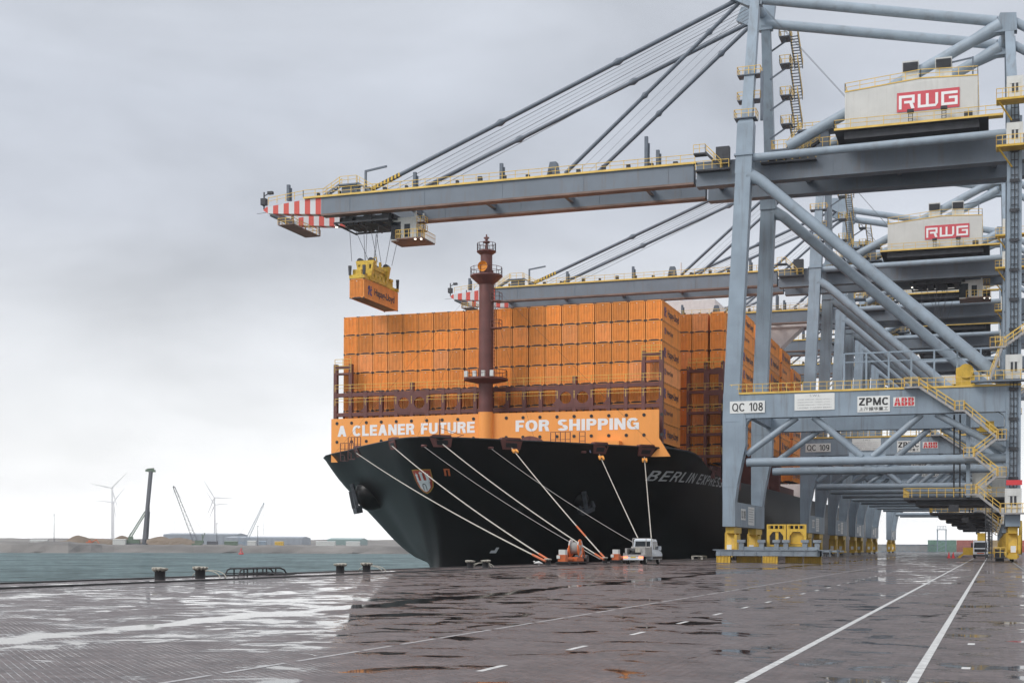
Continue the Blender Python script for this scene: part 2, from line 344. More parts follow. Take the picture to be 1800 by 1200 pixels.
    return m
M['quay'] = quay_material()
def water_material():
    m = bpy.data.materials.new('harbour_water'); m.use_nodes = True; t = m.node_tree; N = t.nodes; L = t.links
    b = N['Principled BSDF']; b.inputs['Specular IOR Level'].default_value = .14; b.inputs['Roughness'].default_value = .2; b.inputs['IOR'].default_value = 1.333
    co = N.new('ShaderNodeTexCoord'); hs = []
    for sc, st, rot in ((.09, 1.0, 20), (.32, .55, -10), (1.1, .28, 35)):
        mp = N.new('ShaderNodeMapping'); mp.inputs['Rotation'].default_value = (0, 0, R(rot)); mp.inputs['Scale'].default_value = (1.9, .8, 1); L.new(co.outputs['Object'], mp.inputs[0])
        n = N.new('ShaderNodeTexNoise'); n.inputs['Scale'].default_value = sc; n.inputs['Detail'].default_value = 3; L.new(mp.outputs[0], n.inputs['Vector'])
        mu = N.new('ShaderNodeMath'); mu.operation = 'MULTIPLY'; mu.inputs[1].default_value = st; L.new(n.outputs['Fac'], mu.inputs[0]); hs.append(mu.outputs[0])
    a = N.new('ShaderNodeMath'); L.new(hs[0], a.inputs[0]); L.new(hs[1], a.inputs[1]); a2 = N.new('ShaderNodeMath'); L.new(a.outputs[0], a2.inputs[0]); L.new(hs[2], a2.inputs[1])
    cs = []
    for sc, a_ in ((.018, .5), (.12, .8), (.45, .7)):  # foam and the dark of the waves painted into the water colour as noise
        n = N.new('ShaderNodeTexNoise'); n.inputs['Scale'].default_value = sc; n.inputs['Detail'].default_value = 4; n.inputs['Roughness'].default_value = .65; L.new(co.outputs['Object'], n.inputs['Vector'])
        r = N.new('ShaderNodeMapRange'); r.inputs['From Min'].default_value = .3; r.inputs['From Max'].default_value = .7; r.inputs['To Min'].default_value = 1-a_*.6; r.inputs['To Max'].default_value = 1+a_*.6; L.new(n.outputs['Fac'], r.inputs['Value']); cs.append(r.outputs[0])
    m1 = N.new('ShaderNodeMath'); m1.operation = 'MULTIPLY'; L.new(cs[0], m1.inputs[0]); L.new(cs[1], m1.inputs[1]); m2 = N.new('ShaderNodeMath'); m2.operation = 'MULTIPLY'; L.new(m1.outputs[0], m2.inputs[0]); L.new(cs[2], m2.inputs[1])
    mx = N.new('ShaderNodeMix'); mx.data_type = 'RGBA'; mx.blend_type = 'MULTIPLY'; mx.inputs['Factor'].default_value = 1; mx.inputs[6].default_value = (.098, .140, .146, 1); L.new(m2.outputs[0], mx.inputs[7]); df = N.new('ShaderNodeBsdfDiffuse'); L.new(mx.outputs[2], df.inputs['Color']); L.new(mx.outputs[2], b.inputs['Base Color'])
    ms = N.new('ShaderNodeMixShader'); ms.inputs[0].default_value = .2; L.new(df.outputs[0], ms.inputs[1]); L.new(b.outputs[0], ms.inputs[2]); L.new(ms.outputs[0], N['Material Output'].inputs['Surface'])
    bp = N.new('ShaderNodeBump'); bp.inputs['Strength'].default_value = 1.0; bp.inputs['Distance'].default_value = 2.2; L.new(a2.outputs[0], bp.inputs['Height']); L.new(bp.outputs[0], b.inputs['Normal'])
    return m
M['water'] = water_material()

def sheet(name, x0, x1, y0, y1, z, m):
    o = MB().add([(x0,y0,z),(x1,y0,z),(x1,y1,z),(x0,y1,z)], [(0,1,2,3)]).build(name, m); return tag(o, kind='structure')
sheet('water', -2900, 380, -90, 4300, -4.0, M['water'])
# quay: paved deck and its wall
q = MB(); q.box(-34.9, 380, -90, 720, -6.0, 0.0); tag(q.build('quay_paving', M['quay']), kind='structure')
q = MB(); q.box(QE, -35.0, -90, 720, -6.0, 0.06); tag(q.build('quay_edge_beam', M['quay']), kind='structure')
q = MB(); q.box(-34.998, -34.9, -90, 720, -.05, .075); tag(q.build('quay_step', M['black_iron']), kind='structure')  # black colour paints the shadowed upright face of the step
q = MB(); q.box(QE-.35, QE, -90, 720, -3.0, .12); tag(q.build('quay_kerb', M['black_iron']), kind='structure')
q = MB(); q.box(QE-.9, QE+3, 720, 760, -6, 0); q.box(QE+3, 380, 720, 4200, -6, -.05); tag(q.build('ground', M['concrete']), kind='structure')
# painted lines, broken by wear
def paint_material():
    m = mat('road_paint', (.56, .56, .55), .42, var=.22, vscale=6, dirt=(.2, .19, .19), dirt_amt=.75, dirt_scale=(9, 9, 1))
    return m
M['paint'] = paint_material(); M['faded_paint'] = mat('faded_road_paint', (.34, .33, .33), .42, var=.25, vscale=5, dirt=(.17, .16, .16), dirt_amt=.85, dirt_scale=(6, 3, 1))
def line(x, w, segs, name, m='paint'):
    mb = MB()
    for a, c in segs: mb.add([(x-w/2, a, .004), (x+w/2, a, .004), (x+w/2, c, .004), (x-w/2, c, .004)], [(0,1,2,3)])
    tag(mb.build(name, M[m]), kind='structure')
def worn(y0, y1, piece, gap, seed):
    rnd = random.Random(seed); out = []; y = y0
    while y < y1:
        L_ = piece*rnd.uniform(.6, 1.5); out.append((y, min(y1, y+L_))); y += L_+gap*rnd.uniform(.4, 1.6)
    return out
line(-2.98, .125, worn(8, 420, .42, .025, 1), 'lane_line')
line(-.95, .125, worn(8, 420, .5, .02, 2), 'lane_line')
line(-9.6, .10, worn(14, 300, 1.8, .3, 3), 'lane_line', 'faded_paint')
dash = [(13.2, 14.25), (17.3, 18.35)]+[(21.42+4.13*k, 22.45+4.13*k) for k in range(45)]
line(-6.56, .11, dash, 'lane_dashes')
line(-.35, .12, [(25.3, 25.75), (20.2, 20.55)], 'lane_mark')
def railtrack(x):
    mb = MB(); mb.box(x-.16, x-.05, -80, 715, -.02, .006); mb.box(x+.05, x+.16, -80, 715, -.02, .006); mb.cur = 1; mb.box(x-.045, x+.045, -80, 715, -.02, .012)
    tag(mb.build('crane_rail', [M['black_iron'], M['alu']]), kind='structure')
railtrack(-32.2); railtrack(2.3)
# ------------------------------------------------------------------ ship-to-shore cranes
YF, YB = 176.9, 199.1        # near and far frames of the nearest crane
CO = (-15, 188, 0)
# banded paint of the boom end: red and white blocks along the boom
def stripes(name):
    m = bpy.data.materials.new(name); m.use_nodes = True; t = m.node_tree; N = t.nodes; L = t.links; b = N['Principled BSDF']; b.inputs['Roughness'].default_value = .55
    co = N.new('ShaderNodeTexCoord'); sp = N.new('ShaderNodeSeparateXYZ'); L.new(co.outputs['Object'], sp.inputs[0])
    a = N.new('ShaderNodeMath'); a.operation = 'MULTIPLY_ADD'; a.inputs[1].default_value = 1/1.79; a.inputs[2].default_value = 200.0; L.new(sp.outputs['X'], a.inputs[0])
    f = N.new('ShaderNodeMath'); f.operation = 'FRACT'; L.new(a.outputs[0], f.inputs[0])
    g = N.new('ShaderNodeMath'); g.operation = 'GREATER_THAN'; g.inputs[1].default_value = .5; L.new(f.outputs[0], g.inputs[0])
    x = N.new('ShaderNodeMix'); x.data_type = 'RGBA'; x.inputs[6].default_value = (.58, .075, .055, 1); x.inputs[7].default_value = (.60, .61, .62, 1); L.new(g.outputs[0], x.inputs['Factor'])
    L.new(x.outputs[2], b.inputs['Base Color']); return m
M['stripes'] = stripes('boom_end_stripes')
def hazard(name):
    m = bpy.data.materials.new(name); m.use_nodes = True; t = m.node_tree; N = t.nodes; L = t.links; b = N['Principled BSDF']
    co = N.new('ShaderNodeTexCoord'); w = N.new('ShaderNodeTexWave'); w.inputs['Scale'].default_value = .55; w.bands_direction = 'X'; L.new(co.outputs['Object'], w.inputs['Vector'])
    r = N.new('ShaderNodeValToRGB'); r.color_ramp.interpolation = 'CONSTANT'; r.color_ramp.elements[0].color = (.03,.03,.03,1); r.color_ramp.elements[1].color = (.65,.42,.04,1); r.color_ramp.elements[1].position = .5
    L.new(w.outputs['Fac'], r.inputs[0]); L.new(r.outputs[0], b.inputs['Base Color']); return m
M['hazard'] = hazard('hazard_bands')

def stair(mb_s, mb_r, p, q, w=.9, n=None, wy=1):
    """flight of steps from p down to q; width along y (wy=1) or x"""
    p, q = Vector(p), Vector(q); off = Vector((0, w/2, 0)) if wy else Vector((w/2, 0, 0))
    for s in (-1, 1):
        mb_s.bar(p+off*s, q+off*s, .06, .28)
        mb_r.rail([p+off*s, q+off*s], 1.05, 1.4, .07)
    n = n or max(3, int((p-q).length/.42))
    for i in range(n):
        c = p+(q-p)*(i+.5)/n
        if wy: mb_s.box(c.x-.13, c.x+.13, c.y-w/2, c.y+w/2, c.z-.03, c.z+.03)
        else: mb_s.box(c.x-w/2, c.x+w/2, c.y-.13, c.y+.13, c.z-.03, c.z+.03)
def deck_rail(mb_d, mb_r, x0, x1, y0, y1, z, sides='nsew', h=1.1, th=.22, step=1.2):
    mb_d.box(x0, x1, y0, y1, z-th, z)
    P = {'s': [(x0,y0,z),(x1,y0,z)], 'n': [(x0,y1,z),(x1,y1,z)], 'w': [(x0,y0,z),(x0,y1,z)], 'e': [(x1,y0,z),(x1,y1,z)]}
    for k in sides: mb_r.rail(P[k], h, step)

def make_crane(number, label, detailed=True):
    root = empty('gantry_crane', CO, label, 'gantry crane', 'ship-to-shore gantry cranes in a row along the quay')
    B = lambda mb, name, m, par=root, smooth=False: mb.build(name, m, par, CO, smooth)
    # --- sill beams and legs
    for nm, x0, x1 in (('w', -33.05, -31.45), ('l', 1.45, 3.15)):
        mb = MB(); mb.box(x0, x1, 176.0, 200.2, 4.35, 7.55)
        for y in (180, 186, 192): mb.box(x0-.03, x1+.03, y, y+.12, 4.4, 7.5)
        B(mb, 'sill_beam', M['crane'])
    xs = -32.0; TOPY = {-1: 182.0, 1: 191.2}; MASTY = {-1: 181.3, 1: 189.6}
    def water_leg(y0, sgn):
        mb = MB(); yy = y0
        mb.loft([[(-33.05,yy-.9,7.55),(-31.45,yy-.9,7.55),(-31.45,yy+.9,7.55),(-33.05,yy+.9,7.55)],
                 [(-33.08,yy-.9,9.6),(-31.2,yy-.9,9.6),(-31.2,yy+.9,9.6),(-33.08,yy+.9,9.6)],
                 [(-33.1,yy-.9,14.8),(-30.15,yy-.9,14.8),(-30.15,yy+.9,14.8),(-33.1,yy+.9,14.8)],
                 [(-33.1,yy-.9,18.3),(-30.1,yy-.9,18.3),(-30.1,yy+.9,18.3),(-33.1,yy+.9,18.3)],
                 [(-33.05,yy-.9,21.5),(-31.0,yy-.9,21.5),(-31.0,yy+.9,21.5),(-33.05,yy+.9,21.5)]])
        mb.post([(xs, yy, 21.5, 2.0, 1.78), (-30.75, yy-sgn*.9, 50.2, 2.0, 1.78)])
        for z in (17.9, 9.5): mb.box(-33.12, -31.0, yy-.93, yy-.91, z, z+.06)
        B(mb, 'waterside_leg', M['crane'])
        mb = MB(); y1 = yy-sgn*1.0
        mb.post([(-30.75, y1, 50.2, 2.15, 2.0), (-30.55, y1-sgn*.3, 56.8, 2.1, 1.95), (-30.5, y1-sgn*.5, 57.6, 1.5, 1.5)])
        mb.box(-31.95, -29.55, y1-1.06, y1+1.06, 52.5, 52.75)
        mb.post([(-30.5, y1-sgn*.5, 57.6, 1.42, 1.45), (-30.1, TOPY[sgn], 74.2, 1.2, 1.3)])
        B(mb, 'apex_leg', M['crane'])
    water_leg(YF, -1); water_leg(YB, 1)
    for y0, s in ((YF, -1), (YB, 1)):
        mb = MB(); mb.post([(2.3, y0, 7.55, 1.7, 1.8), (2.3, y0, 54, 1.7, 1.8)])
        for z in (12, 17.9, 25, 32, 39, 46): mb.box(1.43, 3.17, y0-.93, y0-.905, z, z+.07)
        B(mb, 'landside_leg', M['crane'])
        mb = MB(); mb.post([(2.2, y0, 54, 1.35, 1.5), (1.7, MASTY[s], 66.2, 1.05, 1.2)])
        mb.loft([[(x, MASTY[s]+dy, z) for x, z in ((-.4,66.0),(2.6,66.0),(2.5,68.2),(.6,68.4))] for dy in (-.7, .7)])
        B(mb, 'landside_mast', M['crane'])
        # portal beam with its rounded corner gussets
        mb = MB(); yc = y0
        mb.loft([[(x, yc+dy, z) for x, z in ((-30.8,18.3),(1.4,18.3),(1.4,21.35),(-31.1,21.35))] for dy in (-.82, .82)])
        for xa, xb in ((-30.1, -29.3), (1.4, .6)): mb.loft([[(x, yc+dy, z) for x, z in ((xa,17.4),(xa,18.29),(xb,18.29),(xa+(xb-xa)*.3,17.95))] for dy in (-.7,.7)])
        B(mb, 'portal_beam', M['crane'])
        mb = MB(); mb.tube([(-30.1,yc,12.65),(1.5,yc,12.65)], .56, 16); mb.box(-17.2,-12.7,yc-.08,yc+.08,12.9,13.7); B(mb, 'portal_tie', M['crane_tube'], smooth=True)
        for a, c in (((-30.1,13.7),(-23.7,18.3)), ((-21.6,18.3),(-15.6,13.1)), ((-14.3,13.1),(-8.4,18.3)), ((-6.7,18.3),(1.45,13.6))):
            mb = MB(); mb.tube([(a[0],yc,a[1]),(c[0],yc,c[1])], .42, 12); B(mb, 'portal_brace', M['crane_tube'], smooth=True)
        # great diagonal and upper tie
        mb = MB(); mb.tube([(-30.2,y0-s*.9,50.0),(-28.6,y0-s*.85,49.2),(0.3,y0,22.9),(1.5,y0,21.6)], [1.0,.74,.74,.9], 20); B(mb, 'diagonal_tube', M['crane_tube'], smooth=True)
        mb = MB(); mb.tube([(-30.0,y0-s*1.0,52.3),(1.6,y0-s*.2,52.3)], .52, 16); B(mb, 'upper_tie', M['crane_tube'], smooth=True)
        mb = MB(); mb.tube([(-30,TOPY[s],74.6),(0.2,MASTY[s],67.6)], .66, 16); B(mb, 'top_tie', M['crane_tube'], smooth=True)
        mb = MB(); mb.tube([(.6,MASTY[s],67.0),(-2.4,MASTY[s],65.6),(-25.6,MASTY[s]+s*.4,54.2)], [1.0,.72,.72], 16); B(mb, 'back_diagonal', M['crane_tube'], smooth=True)
        mb = MB(); mb.tube([(2.3,MASTY[s],67.3),(22,MASTY[s]+s*.5,54.0)], .55, 14); B(mb, 'back_stay', M['crane_tube'], smooth=True)
    for a_, b_, r_ in (((-30.6,YF+1.3,53.6),(-30.6,YB-1.3,53.6),.55), ((2.2,YF,21.9),(2.2,YB,21.9),.6), ((1.2,181.3,67.3),(1.2,189.6,67.3),.5)): mb = MB(); mb.tube([a_, b_], r_, 14); B(mb, 'cross_tie', M['crane_tube'], smooth=True)
    mb = MB(); mb.box(-31.0,-30.2,YF+.9,YB-.9,18.9,20.6); B(mb, 'cross_beam', M['crane'])
    for y in (182.0, 191.2): mb = MB(); mb.loft([[(x,y+dy,z) for x, z in ((-34.2,75.4),(-31.0,73.6),(-29.2,73.6),(-28.8,77),(-33.5,77.2))] for dy in (-.55,.55)]); B(mb, 'apex_head', M['crane'])
    mb = MB(); mb.tube([(-30.6,182.4,75.8),(-30.6,190.8,75.8)], .6, 12); B(mb, 'apex_beam', M['crane'], smooth=True)
    # --- girders and boom
    for ya, yb in ((182.4, 183.9), (190.4, 191.9)):
        mb = MB(); mb.box(-38.0, 23, ya, yb, 50.55, 53.6); mb.box(-38, 23, ya-.15, yb+.15, 50.3, 50.55)
        for x in range(-36, 22, 4): mb.box(x, x+.1, ya-.03, yb+.03, 50.6, 53.55)
        B(mb, 'main_girder', M['girder'])
        mb = MB(); mb.box(-94.6, -38.4, ya, yb, 51.0, 53.35); mb.box(-94.6, -38.4, ya-.12, yb+.12, 53.35, 53.5)
        for x in range(-90, -40, 12): mb.box(x, x+.12, ya-.04, yb+.04, 51.0, 53.3)
        g = B(mb, 'boom_girder', M['girder'])
        mb = MB(); mb.box(-94.6, -38.4, ya-.06, yb+.06, 50.72, 51.0); B(mb, 'rail_flange', M['rust_under'], g)
        mb = MB(); mb.loft([[(x, y, z) for x, z in ((-104.4,52.3),(-103.6,51.75),(-94.62,50.98),(-94.62,53.37),(-97.5,53.35),(-103.9,52.75))] for y in (ya, yb)]); B(mb, 'boom_end', M['stripes'], g)
    for x in (-103.8, -94, -82, -70, -58, -46, -36, -24, -12, 0, 12, 22): mb = MB(); mb.box(x-.3, x+.3, 183.9, 190.4, 51.7, 52.5); B(mb, 'girder_crossbeam', M['girder'])
    # boom-end platform hanging under the tip
    mb, mr = MB(), MB(); deck_rail(mb, mr, -102.0, -99.4, 182.6, 191.4, 50.0, 'nsew', .9, .1)
    for x in (-101.9, -99.5): 
        for y in (182.8, 191.2): mb.bar((x,y,50.0),(x,y,51.6), .14)
    o = B(mb, 'tip_platform', M['rust_under']); B(mr, 'railing', M['rail_yellow'], o)
    mb = MB(); mb.bar((-104.6,183,52.6),(-104.6,183,55.2),.16); mb.box(-105,-104.2,182.6,183.4,53.2,54.2); mb.bar((-104.6,183,54.6),(-103.6,183,55.0),.12); mb.box(-103.9,-103.1,182.7,183.3,54.8,55.2); mb.bar((-105.8,183,52.0),(-103.8,183,52.1),.05)
    B(mb, 'tip_lamp_mast', M['dark_steel']); mb = MB(); mb.bar((-104.2,191,52.6),(-104.2,191,55.2),.16); B(mb, 'tip_mast', M['dark_steel'])
    # boom walkway
    mb, mr = MB(), MB()
    for ya in (182.15, 191.2):
        mb.box(-97.5, -38.0, ya, ya+.9, 53.5, 53.62); mr.rail([(-97.5, ya+.03, 53.6), (-38.2, ya+.03, 53.6)], 1.1, 2.0, .075)
        mr.rail([(-103.4, ya+.03, 53.0), (-97.5, ya+.03, 53.6)], 1.05, 1.5, .075)
        mr.box(-97.5, -38.0, ya-.03, ya, 53.42, 53.7)
    rnd = random.Random(4)
    for i in range(16):
        x = -95+3.6*i+rnd.uniform(-.6,.6); mb.box(x, x+rnd.uniform(.3,.7), 182.3, 182.8, 53.62, 54.0+rnd.uniform(0,.5))
    o = B(mb, 'boom_walkway', M['dark_steel']); B(mr, 'railing', M['rail_yellow'], o)
    # forestay bracket, posts and davit on the boom
    for y in (182.5, 190.5): mb = MB(); mb.box(-91.3, -88.8, y, y+1.3, 53.5, 54.9); B(mb, 'stay_bracket', M['stay'])
    mb = MB(); mb.bar((-87.6,183,53.5),(-87.6,183,57.0),.28); mb.bar((-87.7,183,56.9),(-84.2,183,57.35),.26); B(mb, 'boom_davit', M['stay'])
    for x, h in ((-45.07, 4.4), (-43.45, 2.4), (-66.2, 2.6), (-79.6, 2.5), (-100.3, 2.4)):
        mb = MB(); mb.bar((x,182.8,53.5),(x,182.8,53.5+h),.45); mb.bar((x+.3,183.0,53.5),(x+.3,183.0,53.5+h*.8),.25); B(mb, 'boom_post', M['stay'])
    mb = MB(); mb.loft([[(x,y,z) for x, z in ((-59.4,53.5),(-57.6,53.5),(-58,55.6),(-58.9,55.6))] for y in (182.5,183.7)]); B(mb, 'stay_bracket', M['stay'])
    mb, mr = MB(), MB(); stair(mb, mr, (-91.5,182.6,55.1), (-94.2,182.6,53.6), .8); stair(mb, mr, (-88.6,182.6,55.1), (-86.2,182.6,53.6), .8); deck_rail(mb, mr, -91.4,-88.7,182.1,183.9,55.1,'s')
    o = B(mb, 'step_over', M['stay']); B(mr, 'railing', M['rail_yellow'], o)
    # stays
    AP = lambda y: (-31.2, y, 75.4)
    for y in (183.0, 191.1):
        ya = 182.3 if y < 187 else 191.0
        p, q = Vector((-87.0, y, 54.0)), Vector(AP(ya))
        mb = MB(); d = q-p; mb.tube([p+d*.09, q], .30, 10)
        for k in (.37, .68): mb.tube([p+d*(k-.012), p+d*k, p+d*(k+.012)], [.3,.52,.3], 10)
        o = B(mb, 'outer_forestay', M['stay'], smooth=True)
        mb = MB(); mb.bar(p, p+d*.09, .55, .5); B(mb, 'striped_link', M['hazard'], o)
        p, q = Vector((-56.8, y, 53.9)), Vector(AP(ya)); d = q-p; mb = MB(); mb.tube([p, q], .27, 10)
        for k in (.45, .8): mb.tube([p+d*(k-.015), p+d*k, p+d*(k+.015)], [.27,.45,.27], 10)
        B(mb, 'inner_forestay', M['stay'], smooth=True)
    mb = MB()
    for i in range(7): mb.tube([(-85.6+i*.5, 184.2+i*.95, 53.9), (-31.2, 184.5+i*.8, 75.9-.1*i)], .022 if i % 3 else .04, 4)
    for i in range(3): mb.tube([(-56+i*.4, 184.5+i*2.2, 53.9), (-31.2, 184.6+i*2, 75)], .02, 4)
    for y in (186.5, 187.4): mb.tube([(-29.6, y, 75), (-18.0, y-4, 60.1)], .03, 4)
    B(mb, 'hoist_cable', M['cable'])
    # --- hinge platforms
    mb, mr = MB(), MB(); deck_rail(mb, mr, -37.9,-33.4,181.2,182.3,52.3,'s',step=1); mb.box(-35.2,-33.4,181.4,182.35,53,55.2); mb.box(-34.9,-34.2,181.35,182,53.4,54.2); deck_rail(mb, mr, -38.2,-36.6,181.3,182.6,54.6,'s',step=.8); stair(mb, mr, (-36.6,181.7,54.6), (-34.4,181.7,52.3), .8)
    o = B(mb, 'hinge_platform', M['dark_steel']); B(mr, 'railing', M['rail_yellow'], o); mb, mr = MB(), MB()
    deck_rail(mb, mr, -29.2,-22,181.3,182.3,52.6,'s',step=1); mb.box(-28.2,-27.2,181.5,182.3,52.8,53.9); mb.box(-26.9,-25.9,181.5,182.3,52.8,53.9); stair(mb, mr, (-21.6,181.8,54.8), (-25,181.8,52.6), .8)
    o = B(mb, 'hinge_platform', M['dark_steel']); B(mr, 'railing', M['rail_yellow'], o)
    # --- machinery house
    hx0, hx1, hy0, hy1, hz = -18.1, -2.0, 179.0, 195.2, 55.0
    mb = MB(); mb.loft([[(x,y,z) for x, z in ((hx0,hz),(hx1,hz),(hx1,60.4),(-8.8,60.75),(hx0,59.95))] for y in (hy0, hy1)])
    n = 55
    for i in range(n): x = hx0+.15+(hx1-hx0-.3)*i/(n-1); mb.box(x-.05, x+.05, hy0-.035, hy0+.01, hz+.1, 59.9+min(1,(x-hx0)/9.3)*.5-.1)
    h = B(mb, 'machinery_house', M['house'])
    mb = MB(); mb.box(hx0-1.2, hx1+1.3, hy0-1.3, hy1+1.3, 54.7, 54.95); mb.box(hx0, hx1+.2, hy0-.6, hy1+.6, 53.75, 54.7)
    for x in (-17, -13, -9, -5): mb.box(x-.25, x+.25, 182.4, 191.9, 53.62, 53.75)
    B(mb, 'house_base', M['dark_steel'])
    mr = MB(); mr.rail([(hx0-1.2,hy0-1.28,54.95),(hx1+3.0,hy0-1.28,54.95)],1.1,2,.075); mr.rail([(hx0-1.2,hy0-1.28,54.95),(hx0-1.2,hy1,54.95)],1.1,2,.075); mr.box(hx0-1.2,hx1+3.0,hy0-1.34,hy0-1.302,54.75,55.01); mr.box(hx1+1.3,hx1+3.0,hy0-1.3,hy0,54.75,54.93)
    mr.rail([(hx0,hy0+.05,59.97),(-8.8,hy0+.05,60.75),(hx1,hy0+.05,60.41)],1.1,2,.075); mr.rail([(hx0,hy0+.05,59.97),(hx0,hy1,59.97)],1.1,2,.075); mr.rail([(hx1,hy0+.05,60.41),(hx1,hy1,60.41)],1.1,2,.075)
    mr.bar((hx0,hy0-.02,59.97),(-8.8,hy0-.02,60.75),.1,.14); mr.bar((-8.8,hy0-.02,60.75),(hx1,hy0-.02,60.41),.1,.14); B(mr, 'house_railing', M['rail_yellow'])
    for x in (-11.1, -7.1):
        mb = MB(); mb.loft([[(x,y,z) for y, z in ((180.4,60.3),(183,60.3),(183,63.1),(180.0,63.4))] for x in (x, x+2.0)]); o = B(mb, 'roof_vent', M['cabinet'])
        mb = MB(); mb.box(x+.1, x+1.9, 179.94, 180.06, 62.1, 63.2)
        for k in range(7): mb.box(x+.1,x+1.9,179.9,180.07,62.15+k*.15,62.2+k*.15)
        B(mb, 'louvre', M['dark_steel'], o)
    mb = MB(); mb.bar((-2.6,180.4,60.3),(-2.6,180.4,63.2),.2); mb.bar((-2.6,180.4,63.1),(-5.6,180.4,62.7),.18); B(mb, 'roof_davit', M['stay'], h)
    for x in (-10.2, -6.2):
        mb = MB(); mb.bar((x,hy0-1.1,54.95),(x,hy0-1.1,56.2),.08); mb.bar((x+.5,hy0-1.1,54.95),(x+.5,hy0-1.1,56.2),.08)
        for k in range(4): mb.bar((x,hy0-1.1,55.1+k*.3),(x+.5,hy0-1.1,55.1+k*.3),.05)
        mb.box(x-.15,x+.65,hy0-1.4,hy0-.8,56.2,56.55); B(mb, 'floodlight_stand', M['dark_steel'], h)
    mb = MB(); mb.box(-4.0+.4,-2.6,hy0-.06,hy0,55.2,56.0); B(mb, 'house_hatch', M['dark_steel'], h)
    # red board with white block letters on the house wall
    bx0, bx1, bz0, bz1, by = -11.65, -4.13, 56.65, 59.1, hy0-.06
    mb = MB(); mb.box(bx0, bx1, by-.03, by, bz0, bz1); bd = B(mb, 'logo_board', M['logo_red'])
    mb = MB(); W_, H_ = bx1-bx0, bz1-bz0
    def pl(pts): mb.loft([[(bx0+W_*a, by-.035-dy, bz0+H_*c) for a, c in pts] for dy in (0, .03)])
    def rc(a0,a1,c0,c1): pl([(a0,c0),(a1,c0),(a1,c1),(a0,c1)])
    rc(.03,.075,.14,.84); rc(.075,.285,.70,.84); rc(.115,.24,.42,.55); rc(.24,.285,.42,.70-.001)   # first letter
    pl([(.20,.42),(.255,.42),(.285,.14),(.23,.14)])
    rc(.335,.38,.14,.84); rc(.38,.60,.14,.27); rc(.465,.51,.27,.84); pl([(.60,.14),(.62,.14),(.66,.30),(.66,.84),(.615,.84),(.615,.27),(.60,.27)])
    rc(.71,.755,.14,.84); rc(.755,.97,.70,.84); rc(.755,.97,.14,.27); rc(.925,.97,.27,.58); rc(.83,.925,.46,.58)
    B(mb, 'lettering', M['white_ink'], bd)
    # --- girder-side gear, front ladder platforms and the zig-zag stair on the far apex leg
    for xa, xb, ya, yb, z in ((-32.0,-29.2,177.2,179.2,57.5), (-31.9,-28.9,178.8,180.6,60.3), (-31.9,-28.9,178.8,180.6,63.6)):
        mb, mr = MB(), MB(); deck_rail(mb, mr, xa, xb, ya, yb, z, 'sew', 1.0, th=.12, step=.8); o = B(mb, 'leg_platform', M['stay']); B(mr, 'railing', M['rail_yellow'], o)
    mb = MB(); mb.bar((-28.7,179,57.4),(-28.7,179,63.8),.35); B(mb, 'leg_ladder_post', M['stay'])
    mb, mr = MB(), MB()
    for z, dx in ((72.8,0),(69.0,.1),(64.6,.2),(60.6,.3)):
        deck_rail(mb, mr, -28.4+dx,-26.9+dx,191.6,194.0,z,'sew',1.1,th=.12,step=.7); mb.bar((-29.8,193,z-1.6),(-27.5,193,z-.2),.2)
    for za, zb in ((72.8,69.0),(69.0,64.6),(64.6,60.6),(60.6,57.0)):
        stair(mb, mr, (-26.4,191.8,za), (-26.1,195.2,zb+.2), 1.1, 12, wy=0)
    deck_rail(mb, mr, -29.3,-25,191.2,194.4,57,'sew',1.2,step=.8); stair(mb, mr, (-25.4,192.4,59.6), (-27.4,192.4,57), .9)
    o = B(mb, 'apex_stair', M['stay']); B(mr, 'railing', M['rail_yellow'], o)
    mb, mr = MB(), MB(); deck_rail(mb, mr, -25.4,-19.5,184,186,54.7,'s',1.2,step=1); mb.box(-24,-20.8,185,187,53.7,57.2); mb.box(-24.8,-20,184.6,187.4,57.2,57.4); mr.rail([(-24.8,184.6,57.4),(-20,184.6,57.4)],.8,1)
    o = B(mb, 'girder_hut', M['stay']); B(mr, 'railing', M['rail_yellow'], o)
    # --- portal walkway, front portal stair, landside lift shaft
    mb, mr = MB(), MB(); deck_rail(mb, mr, -31.0,1.4,176.02,177.8,21.55,'s',1.1,.18,1.0); mr.rail([(-32.9,176.1,21.55),(-31,176.05,21.55)],1.1,1); mr.box(-31,3.2,175.95,176.0,21.38,21.62)
    deck_rail(mb, mr, -2.6,4.0,174.6,176.0,22.0,'sw',1.1,.2,.9); mr.rail([(-31,199.2,21.5),(1.4,199.2,21.5)],1.1,1.0)
    o = B(mb, 'portal_walkway', M['girder']); B(mr, 'railing', M['rail_yellow'], o)
    mb = MB()
    for i in range(8): x = -18+i*2.75; mb.bar((x,178.6,21.5),(x,178.6,26.4),.22)
    mb.bar((-18,178.6,26.4),(2,178.6,26.4),.2); mb.bar((-18,178.6,25.3),(2,178.6,25.3),.14); B(mb, 'cable_gallery', M['crane'])
    mb, mr = MB(), MB(); y = 175.3
    fl = [((-8.7,21.55),(-4.4,18.5)), ((-3.4,18.5),(.6,14.9)), ((.4,14.9),(-2.3,12.8)), ((-2.2,12.8),(.6,10.4)), ((.4,10.4),(-2.0,8.3)), ((-1.9,8.3),(.9,6.0))]
    for (xa,za),(xb,zb) in fl: stair(mb, mr, (xa,y,za), (xb,y,zb), .9)
    for x0,x1,z in ((-4.5,-3.3,18.5),(.5,1.5,14.9),(-3.4,-2.1,12.8),(.5,1.5,10.4),(-3.2,-1.8,8.3),(.8,4,6.0)): deck_rail(mb, mr, x0,x1,y-.5,y+.7,z,'sew',1.1,.2,.6)
    deck_rail(mb, mr, -10.4,-8.6,174.8,176,21.55,'sew',1.1,.2,.8)
